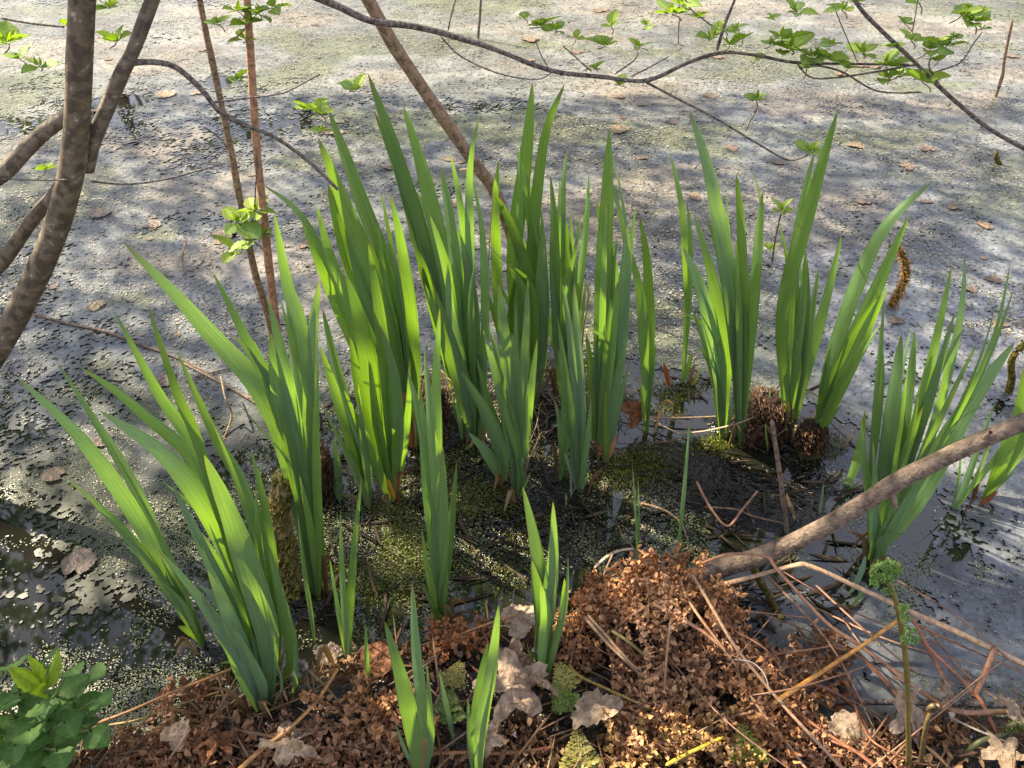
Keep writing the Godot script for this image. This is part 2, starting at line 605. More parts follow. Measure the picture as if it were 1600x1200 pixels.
# ---------------------------------------------------------------- iris plants
# leaves: [tip x, tip y, upper x, upper y, lower x, lower y, width] as seen from the bank; each is stood up in space over the plant's own root
func iris(label: String, bx: float, by: float, leaves: Array, blue := 0.45, spread := 1.0, called := "iris_plant", group := "iris plants growing along the pond edge") -> Node3D:
	var root := on_ground(bx, by)
	var o := thing(called, label, "iris plant", root, group)
	var top := 9999.0
	for l in leaves:
		top = minf(top, l[1])
	var all := leaves.duplicate()
	for k in (leaves.size() * 4) / 5 if leaves.size() > 4 else 0:   # the younger, narrower blades between the big ones
		var la: Array = leaves[rng.randi() % leaves.size()]
		var lb: Array = leaves[rng.randi() % leaves.size()]
		var mix := rng.randf_range(0.2, 0.8)
		var cut := rng.randf_range(0.5, 0.95)
		var extra := []
		for j in 7:
			extra.append(lerpf(la[j], lb[j], mix))
		for j in [0, 2, 4]:
			extra[j] = lerpf(bx, extra[j], cut) + rng.randf_range(-7, 7)
			extra[j + 1] = lerpf(by, extra[j + 1], cut)
		if rng.randf() < 0.10:   # a tip that has kinked over
			extra[0] += rng.randf_range(-45, 45)
			extra[1] += rng.randf_range(20, 45)
		extra[6] = minf(la[6], lb[6]) * rng.randf_range(0.55, 0.9)
		all.append(extra)
	for l in all:
		var tall: float = (by - l[1]) / maxf(1.0, by - top)
		var dz := (rng.randf_range(-0.05, 0.03) - 0.05 * (tall - 0.55)) * spread
		var off := clampf((l[4] - bx) * 0.17, -13.0, 13.0)
		var p0 := on_ground(bx + off, by + rng.randf_range(-5, 4))
		p0.z += dz * 0.2
		var pts := [p0 - Vector3(0, 0.012, 0)]
		for k in [[4, 0.35], [2, 0.7], [0, 1.0]]:
			var q := on_z(l[k[0]], l[k[0] + 1], root.z + dz * k[1])
			if q.y > p0.y + 0.025:
				pts.append(q)
		if pts.size() < 2:
			continue
		var yaw := rng.randf_range(0.15, 0.9) * (1.0 if rng.randf() < 0.5 else -1.0)
		var w: float = size_at(pts[mini(2, pts.size() - 1)], l[6]) * 0.70 / cos(yaw)
		var face := Vector3(-root.x * 0.35, 0.12, 1.0).normalized().rotated(Vector3.UP, yaw)
		var g := clampf(blue + rng.randf_range(-0.3, 0.3), 0.0, 1.0)
		var c := Color(0.215, 0.375, 0.095).lerp(Color(0.215, 0.355, 0.270), g) * rng.randf_range(0.78, 1.2)
		c.a = 1.0
		var c0 := c.lerp(Color(0.20, 0.28, 0.13), 0.4)
		var c2 := c.lerp(Color(0.26, 0.24, 0.08), rng.randf_range(0.0, 0.6)) if rng.randf() < 0.72 else c.lerp(Color(0.26, 0.17, 0.08), 0.9)
		var mesh := blade(smooth_path(pts, 7), w, face, rng.randf_range(-0.5, 0.5), c0, c, c2, root)
		part("leaf", mesh, M.blade, o)
	for k in mini(3, leaves.size() / 3):   # last year's shreds round the foot
		var a := rng.randf() * TAU
		var b := root + Vector3(cos(a) * 0.018, -0.005, sin(a) * 0.012 + 0.008)
		var d := Vector3(cos(a), 0, sin(a)) * rng.randf_range(0.02, 0.06)
		var h := rng.randf_range(0.03, 0.09)
		var path := smooth_path([b, b + d * 0.3 + Vector3(0, h, 0), b + d + Vector3(0, h * rng.randf_range(0.3, 1.3), 0)], 6)
		var cb := Color(0.20, 0.11, 0.05).lerp(Color(0.40, 0.31, 0.17), rng.randf()) * rng.randf_range(0.5, 1.0)
		part("withered_sheath", blade(path, rng.randf_range(0.004, 0.010), Vector3(rng.randf_range(-0.7, 0.7), 0.1, 1).normalized(), 1.2, cb, cb, cb * 0.7, root, 0.4, 0.8), M.withered, o)
	return o

func withered(o: Node3D, pts: Array, w: float, c: Color) -> void:   # a dead sheath or leaf hanging on a plant
	var p := []
	for q in pts:
		p.append(on_z(q[0], q[1], o.position.z + 0.012))
	part("withered_sheath", blade(smooth_path(p, 5), size_at(p[0], w), Vector3(rng.randf_range(-0.4, 0.4), 0.1, 1).normalized(), 0.6, c, c * 1.1, c * 0.7, o.position, 0.3), M.withered, o)

func build_irises() -> void:
	var o: Node3D
	o = iris("dark leaning iris behind the big leaning clump, its tips lowest over open water", 322, 1005, [
		[105, 749, 187, 820, 250, 900, 18], [88, 565, 150, 660, 225, 790, 34], [28, 591, 130, 690, 225, 830, 36], [202, 851, 259, 911, 300, 970, 24], [278, 978, 292, 984, 308, 994, 13],
		[170, 690, 225, 790, 280, 900, 18], [135, 775, 215, 860, 280, 950, 22]], 0.55)
	o = iris("large bright iris leaning over the water, tall blades rising behind the grey-green clump", 425, 1060, [
		[126, 574, 215, 640, 330, 770, 40], [178, 486, 245, 610, 330, 760, 36], [231, 477, 275, 610, 325, 740, 30], [276, 548, 335, 680, 395, 810, 32], [156, 642, 270, 725, 355, 860, 34],
		[392, 700, 415, 800, 430, 930, 26], [400, 755, 405, 850, 420, 950, 22], [418, 846, 442, 950, 456, 1030, 30], [439, 937, 437, 980, 434, 1020, 15], [330, 655, 372, 760, 410, 900, 16]], 0.3)
	o = iris("broad grey-green iris clump rooted in brown litter, leaning toward the grey trunk", 410, 1108, [
		[319, 711, 368, 830, 420, 1000, 46], [270, 757, 315, 850, 370, 970, 44], [311, 829, 350, 915, 390, 1020, 40], [326, 817, 372, 930, 405, 1020, 32], [244, 855, 315, 940, 375, 1035, 46],
		[315, 930, 345, 985, 382, 1060, 36], [362, 971, 380, 1010, 405, 1065, 40], [386, 905, 405, 980, 425, 1050, 24], [460, 1005, 462, 1040, 458, 1080, 10]], 0.75)
	o = iris("sunlit iris with one very long blade arching toward the water, beside the mossy stump", 497, 925, [
		[193, 378, 315, 505, 430, 660, 46], [334, 428, 385, 530, 445, 660, 34], [366, 524, 398, 565, 440, 650, 24], [422, 520, 435, 610, 465, 740, 44], [446, 426, 458, 540, 480, 730, 38],
		[500, 436, 488, 540, 485, 740, 34], [429, 334, 448, 440, 480, 580, 30], [435, 632, 460, 730, 485, 850, 30], [452, 565, 466, 650, 485, 780, 17], [497, 569, 494, 690, 497, 820, 24], [500, 750, 502, 810, 503, 880, 12]], 0.4)
	o = iris("single thin iris shoot standing beside the foot of the mossy stump", 491, 1001, [[465, 800, 474, 880, 486, 960, 13], [478, 905, 484, 935, 489, 970, 6]], 0.5)
	o = iris("short iris fan with pale dappled blades between the red stem and the brightest fan", 578, 790, [
		[504, 482, 525, 570, 555, 690, 30], [500, 540, 530, 630, 563, 730, 36], [505, 636, 535, 695, 565, 760, 28], [522, 591, 545, 660, 568, 745, 18], [560, 600, 566, 670, 574, 740, 16]], 0.35)
	o = iris("tiny pair of iris shoots among dry grass near the brightest fan", 531, 797, [[522, 685, 527, 730, 531, 770, 15], [515, 730, 521, 758, 528, 780, 9]], 0.5)
	o = iris("slim young iris standing alone at the waterline above the orange litter stem", 542, 1040, [
		[532, 799, 534, 880, 539, 970, 17], [565, 745, 553, 860, 546, 970, 19], [515, 874, 526, 940, 537, 1000, 10], [546, 941, 546, 980, 545, 1015, 7]], 0.55)
	o = iris("brightest backlit iris fan, yellow-green blades with an orange sheath at its foot", 613, 778, [
		[541, 430, 565, 510, 590, 640, 40], [547, 527, 563, 610, 592, 710, 38], [576, 384, 594, 500, 610, 660, 30], [594, 509, 616, 590, 622, 690, 27], [579, 565, 593, 660, 606, 740, 18],
		[538, 610, 568, 680, 595, 745, 22], [640, 560, 638, 640, 628, 720, 18]], 0.15)
	withered(o, [[618, 780], [610, 765], [607, 748]], 10, Color(0.50, 0.26, 0.05))
	o = iris("tallest iris with broad blades sweeping up and back behind the brightest fan", 648, 690, [
		[513, 170, 560, 300, 620, 480, 46], [497, 215, 550, 350, 615, 520, 38], [512, 287, 545, 400, 600, 540, 40], [495, 322, 522, 420, 580, 560, 30], [471, 345, 515, 450, 575, 580, 28],
		[412, 289, 480, 350, 560, 520, 18], [609, 300, 630, 400, 648, 560, 30], [596, 300, 610, 380, 630, 500, 14], [583, 407, 618, 490, 645, 600, 16], [560, 500, 600, 580, 635, 650, 26], [635, 600, 650, 640, 655, 670, 22]], 0.2)
	withered(o, [[648, 665], [636, 630], [630, 612]], 9, Color(0.42, 0.16, 0.05))
	withered(o, [[642, 730], [643, 690], [644, 660]], 9, Color(0.34, 0.13, 0.04))
	o = iris("dark iris whose two wide tips rise highest behind the leaning brown stem's foot", 712, 610, [
		[575, 115, 622, 250, 680, 450, 42], [630, 165, 664, 280, 700, 450, 42], [652, 408, 672, 470, 695, 550, 18], [604, 180, 645, 320, 690, 480, 22], [690, 330, 700, 410, 712, 520, 24]], 0.25)
	o = iris("upright iris clump with narrow blades in front of the dark wide-tipped one", 740, 690, [
		[672, 337, 700, 430, 730, 580, 26], [677, 446, 703, 520, 732, 620, 30], [664, 444, 695, 530, 728, 640, 28], [700, 410, 705, 490, 730, 620, 26], [714, 358, 735, 440, 745, 590, 26],
		[689, 262, 706, 360, 725, 560, 30], [704, 240, 722, 340, 738, 520, 18], [749, 180, 734, 270, 735, 440, 20], [740, 285, 755, 380, 757, 540, 20], [744, 558, 757, 610, 755, 660, 20], [706, 620, 716, 655, 730, 690, 10]], 0.4)
	o = iris("iris with one very wide pale blade bowing outward beside the sunlit centre", 788, 752, [
		[721, 580, 757, 640, 782, 705, 40], [732, 676, 756, 703, 776, 733, 20], [744, 558, 765, 630, 784, 700, 26], [790, 683, 792, 710, 791, 735, 10]], 0.7)
	o = iris("compact iris fan with a glowing middle blade, standing in black mud", 809, 772, [
		[755, 516, 776, 590, 798, 690, 22], [762, 505, 783, 580, 802, 680, 20], [779, 441, 788, 530, 803, 680, 34], [800, 520, 806, 590, 809, 690, 25], [825, 436, 822, 520, 815, 650, 21],
		[839, 531, 829, 610, 816, 710, 24], [807, 591, 808, 650, 809, 710, 18], [826, 666, 822, 705, 814, 745, 16], [828, 738, 823, 752, 816, 764, 8]], 0.5)
	o = iris("tall dense iris clump rising from the dry grass tussock, widest of the centre", 835, 625, [
		[832, 129, 822, 240, 802, 440, 36], [882, 131, 848, 230, 830, 430, 27], [772, 300, 806, 370, 845, 520, 32], [779, 251, 774, 340, 785, 520, 24], [813, 225, 812, 310, 812, 450, 18],
		[808, 235, 835, 360, 848, 520, 36], [848, 355, 845, 430, 845, 540, 30], [846, 328, 850, 420, 850, 520, 20], [815, 400, 802, 465, 800, 540, 20], [756, 440, 775, 500, 800, 570, 16]], 0.12)
	o = iris("narrow-bladed iris clump behind the tussock, one straight blade leaning outward", 880, 620, [
		[860, 274, 866, 350, 868, 470, 24], [872, 305, 886, 385, 893, 480, 26], [886, 232, 880, 300, 878, 400, 16], [892, 330, 893, 390, 892, 470, 14], [920, 270, 915, 360, 898, 500, 17],
		[903, 397, 899, 440, 893, 500, 10], [915, 440, 908, 500, 895, 560, 12], [862, 420, 868, 480, 874, 560, 24]], 0.35)
	o = iris("pair of thin dark bent blades standing in the film behind the centre clumps", 985, 500, [[937, 247, 960, 300, 978, 390, 10], [955, 233, 970, 300, 982, 390, 6]], 0.6)
	o = iris("iris with yellow-green foot standing beside the thin grass in black mud", 875, 752, [[873, 545, 884, 620, 883, 690, 24], [866, 625, 874, 660, 878, 710, 14], [890, 690, 885, 710, 880, 730, 10]], 0.45)
	o = iris("grey-green iris with upright pale middle blade and curled outer leaf", 905, 762, [
		[879, 445, 892, 530, 902, 650, 22], [871, 494, 882, 570, 897, 680, 17], [897, 440, 903, 560, 906, 680, 30], [924, 617, 920, 670, 913, 720, 14], [882, 706, 890, 728, 900, 750, 10], [927, 741, 921, 749, 912, 757, 8],
		[903, 600, 903, 660, 905, 710, 18]], 0.8)
	o = iris("iris clump with one very tall straight blade lit yellow halfway down", 932, 712, [
		[952, 202, 948, 320, 938, 520, 36], [931, 315, 952, 400, 960, 560, 36], [980, 352, 976, 430, 962, 590, 36], [965, 440, 957, 520, 943, 640, 22], [916, 520, 924, 580, 930, 650, 26],
		[993, 322, 984, 400, 972, 520, 16], [938, 500, 934, 560, 931, 640, 18], [955, 460, 950, 520, 940, 620, 14]], 0.3)
	o = iris("small forked iris beside the fallen tan leaf, blades spread in a V", 950, 722, [[969, 554, 956, 620, 948, 680, 24], [986, 554, 970, 620, 956, 680, 18], [946, 610, 946, 650, 948, 690, 12]], 0.5)
	withered(o, [[952, 715], [958, 695], [964, 680]], 7, Color(0.40, 0.22, 0.12))
	o = iris("two-bladed iris glowing yellow low down, standing apart at the edge of blue water", 1010, 675, [
		[999, 334, 1012, 420, 1014, 560, 26], [983, 385, 1002, 470, 1010, 590, 28], [1025, 539, 1021, 570, 1015, 620, 8], [999, 595, 1003, 625, 1007, 655, 7]], 0.1)
	o = iris("dark narrow iris rising from the film behind the mossy mud", 1066, 598, [[1047, 240, 1066, 330, 1074, 470, 18], [1073, 311, 1079, 390, 1074, 500, 14], [1082, 550, 1076, 570, 1069, 588, 10]], 0.5)
	withered(o, [[1046, 606], [1042, 585], [1037, 566]], 8, Color(0.34, 0.09, 0.03))
	withered(o, [[1075, 615], [1085, 595], [1096, 573]], 6, Color(0.36, 0.36, 0.06))
	o = iris("tall iris with a broad pointed blade, first clump beyond the blue gap", 1132, 688, [
		[1067, 386, 1098, 460, 1124, 580, 32], [1084, 334, 1112, 430, 1134, 560, 30], [1082, 482, 1106, 550, 1123, 620, 22], [1112, 610, 1119, 635, 1127, 665, 8], [1148, 600, 1143, 640, 1138, 670, 8]], 0.35)
	o = iris("straight iris clump holding the broad pointed blade beside the brown root mound", 1158, 688, [
		[1077, 172, 1112, 290, 1148, 500, 36], [1150, 270, 1158, 360, 1162, 540, 25], [1137, 464, 1147, 530, 1156, 620, 24], [1191, 300, 1184, 390, 1170, 560, 22], [1174, 262, 1189, 330, 1178, 480, 8],
		[1165, 475, 1164, 540, 1162, 620, 13], [1135, 290, 1139, 360, 1148, 500, 6], [1150, 375, 1153, 450, 1156, 560, 14]], 0.3)
	o = iris("iris clump with two long blades leaning away from the brown root mound", 1238, 678, [
		[1309, 172, 1272, 300, 1222, 500, 33], [1272, 240, 1255, 320, 1232, 480, 24], [1246, 360, 1242, 440, 1238, 570, 26], [1258, 390, 1258, 470, 1245, 590, 24], [1315, 367, 1293, 460, 1258, 590, 25],
		[1279, 419, 1270, 480, 1252, 590, 16], [1217, 345, 1230, 410, 1237, 520, 10], [1227, 500, 1228, 570, 1230, 640, 14], [1222, 600, 1220, 630, 1215, 665, 8]], 0.25)
	o = iris("iris fan spreading wide toward open water past the brown root mound", 1274, 690, [
		[1457, 283, 1370, 375, 1300, 560, 30], [1420, 337, 1370, 450, 1300, 610, 36], [1386, 448, 1350, 530, 1300, 630, 28], [1375, 508, 1338, 565, 1296, 645, 16], [1360, 375, 1330, 470, 1290, 590, 22],
		[1315, 632, 1298, 655, 1284, 675, 11], [1311, 565, 1299, 610, 1284, 655, 14]], 0.12)
	withered(o, [[1283, 660], [1300, 630], [1316, 616]], 6, Color(0.45, 0.24, 0.10))
	o = iris("large iris clump crossed by the leaning log, many blades fanning from its foot", 1365, 868, [
		[1381, 471, 1374, 570, 1362, 730, 15], [1409, 522, 1398, 610, 1380, 760, 30], [1429, 516, 1422, 600, 1395, 760, 22], [1487, 415, 1460, 540, 1415, 720, 30], [1508, 397, 1498, 510, 1450, 690, 28],
		[1491, 490, 1462, 590, 1420, 720, 27], [1506, 513, 1458, 600, 1400, 760, 20], [1579, 411, 1548, 540, 1470, 700, 18], [1583, 454, 1548, 550, 1475, 690, 12], [1527, 535, 1490, 610, 1430, 740, 22],
		[1585, 535, 1510, 640, 1425, 790, 42], [1418, 576, 1408, 660, 1390, 780, 16]], 0.3, 1.6)
	o = iris("grey-green outer fan at the near foot of the log-crossed clump", 1362, 880, [
		[1444, 632, 1410, 720, 1375, 820, 34], [1470, 648, 1435, 740, 1390, 830, 28], [1345, 653, 1352, 730, 1362, 810, 19], [1364, 689, 1368, 760, 1368, 820, 18], [1375, 737, 1372, 790, 1368, 840, 16],
		[1425, 760, 1400, 810, 1378, 850, 14]], 0.65, 0.6)
	o = iris("yellow-footed iris shoot bending out from under the log-crossed clump", 1322, 765, [[1352, 640, 1346, 690, 1334, 735, 18], [1345, 752, 1338, 757, 1330, 761, 9]], 0.0)
	o = iris("lone iris blade dipping into dark water below the log", 1326, 948, [[1352, 868, 1345, 895, 1336, 922, 17], [1356, 915, 1346, 928, 1336, 940, 8]], 0.7)
	o = iris("iris with reddish foot in open water beyond the log's upper end", 1532, 782, [
		[1600, 572, 1590, 650, 1560, 735, 34], [1640, 560, 1610, 650, 1565, 740, 26], [1589, 734, 1572, 748, 1548, 770, 17], [1650, 620, 1612, 690, 1560, 750, 26]], 0.3)
	withered(o, [[1530, 790], [1546, 778], [1560, 766]], 11, Color(0.28, 0.10, 0.05))
	o = iris("thin sprawling iris beside the reddish-footed one in open water", 1488, 800, [[1555, 629, 1532, 690, 1505, 765, 13], [1566, 647, 1545, 700, 1512, 770, 8], [1572, 690, 1540, 735, 1505, 780, 17], [1500, 692, 1500, 730, 1494, 770, 8]], 0.4)
	o = iris("iris standing alone in mossy mud at the sunny middle front, two pale tiers of blades", 687, 976, [
		[663, 541, 672, 640, 682, 780, 26], [687, 482, 681, 600, 684, 770, 25], [656, 606, 666, 720, 680, 860, 35], [691, 696, 692, 790, 690, 890, 30], [714, 722, 706, 810, 695, 900, 22],
		[637, 580, 655, 650, 674, 760, 20], [659, 829, 668, 890, 682, 945, 15], [699, 889, 697, 920, 693, 950, 12], [661, 913, 672, 940, 684, 960, 12]], 0.4)
	o = iris("two-bladed iris forked like a V at the lit edge of the fern litter", 848, 1062, [
		[817, 761, 838, 860, 846, 960, 36], [864, 784, 864, 870, 854, 970, 36], [882, 904, 878, 960, 864, 1020, 22], [822, 1001, 829, 1025, 838, 1048, 9], [888, 870, 884, 940, 868, 1010, 12]], 0.35)
	o = iris("iris at the bottom edge with a needle-thin middle tip and torn blade", 655, 1225, [
		[601, 971, 627, 1060, 646, 1150, 38], [644, 911, 650, 1010, 660, 1120, 28], [667, 1040, 672, 1110, 672, 1170, 17], [618, 1130, 632, 1170, 645, 1200, 14]], 0.6)
	o = iris("iris at the bottom edge with two joined pointed blades beside pale dead leaves", 745, 1228, [
		[779, 945, 768, 1040, 752, 1140, 36], [762, 1005, 750, 1080, 746, 1160, 34], [731, 1091, 735, 1150, 741, 1195, 19]], 0.6)
	o = iris("thin grey shoot between the two bottom iris plants", 712, 1185, [[686, 1048, 697, 1100, 708, 1150, 10]], 0.9)
	o = iris("small two-tipped iris shoot in the litter under the slim young iris", 575, 1078, [[571, 975, 572, 1010, 574, 1045, 11], [586, 1027, 582, 1045, 577, 1062, 9]], 0.4)
	o = iris("pair of thin reed blades standing before the lit fern heap", 996, 892, [[988, 725, 992, 790, 996, 850, 6], [997, 750, 998, 800, 997, 850, 6]], 0.5)
	o = iris("tall single reed blade beside the pair of thin reeds", 1061, 868, [[1078, 655, 1072, 730, 1065, 810, 9], [1074, 700, 1070, 760, 1064, 820, 5]], 0.5)
	o = iris("short green shoot beside the upright grey stick in black mud", 1201, 705, [[1203, 608, 1202, 640, 1201, 675, 9], [1196, 660, 1197, 680, 1199, 695, 5]], 0.5)
	o = iris("tiny green shoot between the grey stick and the log", 1284, 822, [[1287, 756, 1286, 780, 1284, 800, 10]], 0.5)
	o = iris("small green shoot at the rear waterline between the tall centre clumps", 872, 478, [[893, 475, 888, 478, 880, 478, 12], [877, 430, 875, 445, 873, 460, 8]], 0.1)
	o = iris("pair of low yellow-green shoots in the moss beside the compact fan", 722, 700, [[712, 600, 716, 640, 720, 670, 10], [742, 690, 734, 705, 726, 712, 6], [706, 610, 712, 640, 719, 670, 5]], 0.0)

# ---------------------------------------------------------------- woody things
func at_z(list: Array, z: float, z_end := 99.0) -> Array:
	var out := []
	for i in list.size():
		var k := float(i) / maxf(1.0, list.size() - 1)
		out.append(on_z(list[i][0], list[i][1], z if z_end > 50.0 else lerpf(z, z_end, k)))
	return out

func on_bank(list: Array) -> Array:   # [x, y, height above the ground]
	var out := []
	for q in list:
		out.append(on_ground(q[0], q[1], q[2] if q.size() > 2 else 0.006))
	return out

func limb(called: String, o: Node3D, pts: Array, px0: float, px1: float, m: Material, lumps := 0.14, sides := 9) -> void:
	var p := smooth_path(pts, 6)
	part(called, tube(p, size_at(p[0], px0) * 0.43, size_at(p[p.size() - 1], px1) * 0.43, sides, lumps, 1.0, o.position), m, o)

func sprig(o: Node3D, px: float, py: float, z: float, n: int, px_size: float, up := 0.35) -> void:   # a tuft of young leaves
	n += 1
	var p := on_z(px, py, z)
	var s := size_at(p, px_size * 0.88)
	var a := rng.randf() * TAU
	for i in n:
		a += TAU / n + rng.randf_range(-0.5, 0.5)
		var d := Vector3(cos(a), up + rng.randf_range(-0.35, 0.45), sin(a))
		var b := towards(d, Vector3.UP, rng.randf_range(-0.5, 0.5))
		var leaf := part("leaf", broad_leaves[rng.randi() % 4], M.leaf, o)
		leaf.transform = Transform3D(b.scaled(Vector3.ONE * s * rng.randf_range(0.5, 1.25)), p - o.position + d.normalized() * s * 0.08)
	var foot := p + Vector3(rng.randf_range(-1.0, 1.0), rng.randf_range(-0.9, 0.1), rng.randf_range(-0.4, 0.4)) * s * rng.randf_range(0.5, 0.9)
	part("leaf_stalk", tube(smooth_path([foot, foot.lerp(p, 0.5) + Vector3(s * 0.12, 0, 0), p], 3), s * 0.022 + 0.0004, s * 0.016 + 0.0003, 5, 0.1, 1.0, o.position), M.tan_bark, o)
	for i in 2:
		var d2 := Vector3(rng.randf_range(-0.4, 0.4), 1.0, rng.randf_range(-0.4, 0.4))
		var bud := part("young_leaf", broad_leaves[4], M.leaf, o)
		bud.transform = Transform3D(towards(d2, Vector3(0, 0, 1), rng.randf() * TAU).scaled(Vector3.ONE * s * rng.randf_range(0.4, 0.6)), p - o.position)

func branch(called: String, label: String, category: String, pts: Array, px0: float, px1: float, m: Material, group := "", lumps := 0.14) -> Node3D:
	var o := thing(called, label, category, pts[0], group)
	limb("stem", o, pts, px0, px1, m, lumps)
	return o

func lit_spots() -> Array:   # chosen sunlit patches that the crown's leaves are kept clear of: x, z, radii on a level 0.25 m over the pond
	var out := []
	for s in [[560, 420, 95, 150], [600, 600, 60, 120], [665, 800, 55, 130], [770, 660, 50, 60], [950, 470, 45, 80], [1010, 600, 40, 110], [800, 560, 35, 60], [1110, 500, 50, 90], [1290, 460, 40, 90],
			[990, 950, 130, 70], [830, 1080, 90, 70], [640, 1120, 60, 80], [860, 960, 45, 90], [430, 460, 22, 60], [470, 760, 25, 60], [1100, 1000, 90, 60], [1050, 1120, 110, 60], [1290, 990, 110, 30], [1380, 1130, 80, 50],
			[1540, 700, 60, 40], [1420, 560, 60, 80], [620, 760, 45, 60], [330, 750, 30, 90], [760, 330, 40, 60], [1500, 500, 50, 70], [700, 1010, 60, 30], [520, 560, 30, 60]]:
		var p := on_y(s[0], s[1], 0.25)
		out.append([p.x, p.z, size_at(p, s[2]) * 1.15, size_at(p, s[3])])
	return out

func build_tree() -> void:
	var z := -1.1
	var pts := at_z([[-170, 860], [-60, 640], [0, 540], [42, 462], [82, 372], [108, 285], [120, 200], [124, 100], [128, 0], [131, -120]], z)
	var last: Vector3 = pts[pts.size() - 1]
	pts.append(last + Vector3(0.02, 0.45, -0.08))
	pts.append(last + Vector3(-0.3, 1.0, -0.35))
	pts.append(last + Vector3(-0.9, 1.6, -0.8))
	var o := thing("tree", "grey-brown tree bending over the pond with several forking limbs", "tree", Vector3(pts[0].x, 0, z))
	var p := smooth_path(pts, 8)
	part("trunk", tube(p, size_at(pts[2], 42) * 0.45, size_at(pts[6], 36) * 0.45, 14, 0.05, 1.0, o.position), M.trunk_bark, o)
	limb("limb", o, at_z([[132, 268], [145, 222], [168, 168], [190, 115], [208, 78], [238, 0], [262, -70]], -1.12) , 30, 22, M.limb_bark, 0.2, 12)
	limb("limb", o, at_z([[138, 150], [105, 180], [62, 214], [20, 256], [-40, 306]], -1.16), 24, 28, M.limb_bark, 0.2, 12)
	limb("limb", o, at_z([[112, 262], [84, 305], [48, 346], [8, 402], [-50, 460]], -1.15), 22, 28, M.trunk_bark, 0.2, 12)
	limb("twig", o, at_z([[206, 98], [240, 97], [276, 106], [315, 140], [345, 176], [385, 196], [430, 215], [482, 252], [528, 296]], -1.12, -1.2), 12, 6, M.twig_bark, 0.3)
	limb("twig", o, at_z([[140, 283], [200, 288], [260, 280], [312, 266], [352, 255]], -1.12, -1.3), 4, 3, M.twig_bark)
	limb("twig", o, at_z([[330, 160], [380, 154], [440, 146], [478, 128], [500, 116]], -1.17, -1.2), 4, 2, M.twig_bark)
	limb("twig", o, at_z([[0, 28], [45, 36], [100, 42]], -1.2), 5, 4, M.twig_bark)
	limb("twig", o, at_z([[0, 280], [50, 281], [110, 281]], -1.08), 3, 3, M.twig_bark)
	for s in [[14, 68, 6, 42], [30, 92, 3, 30], [62, 104, 4, 36], [182, 66, 4, 34], [72, 266, 3, 26], [172, 12, 4, 32], [104, 40, 2, 18], [500, 178, 6, 34], [505, 205, 3, 22]]:
		sprig(o, s[0], s[1], -1.18, s[2], s[3])
	# unseen crown added above, its gaps shaped to give the dapples
	var from := pts[pts.size() - 1] as Vector3
	for k in 9:
		var end := from + Vector3(rng.randf_range(-1.2, 1.6), rng.randf_range(0.1, 1.0), rng.randf_range(-1.3, 1.0))
		var mid := from.lerp(end, 0.5) + Vector3(0, rng.randf_range(-0.1, 0.25), 0)
		part("branch", tube(smooth_path([from, mid, end], 6), 0.022, 0.006, 6, 0.1, 1.0, o.position), M.limb_bark, o)
	var spots := lit_spots()
	var where: Array[Transform3D] = []
	var tint := PackedColorArray()
	var tries := 0
	while where.size() < 14500 and tries < 90000:
		tries += 1
		var g := Vector3(rng.randf_range(-1.9, 2.4), 0.25, rng.randf_range(-3.4, -0.2))
		var open := 0.06 + 0.25 * smoothstep(0.1, 0.4, noise_a.get_noise_2d(g.x * 60.0, g.z * 60.0)) + 0.45 * smoothstep(-2.0, -3.0, g.z)
		for s in spots:
			var r: float = pow((g.x - s[0]) / s[2], 2.0) + pow((g.z - s[1]) / s[3], 2.0)
			open = maxf(open, 1.06 - 0.5 * r * r)
		if rng.randf() < open:
			continue
		var q := g - SUN_DIR * rng.randf_range(3.0, 4.6)
		var s := rng.randf_range(0.035, 0.065)
		where.append(Transform3D(any_turn().scaled(Vector3(s * 0.7, s, s)), q - o.position))
		var t := Color(0.07, 0.14, 0.03) * rng.randf_range(0.7, 1.3)
		t.a = 1.0
		tint.append(t)
	scatter("crown", flake(6, 0.15, 0.12), M.canopy_leaf, where, tint, o)

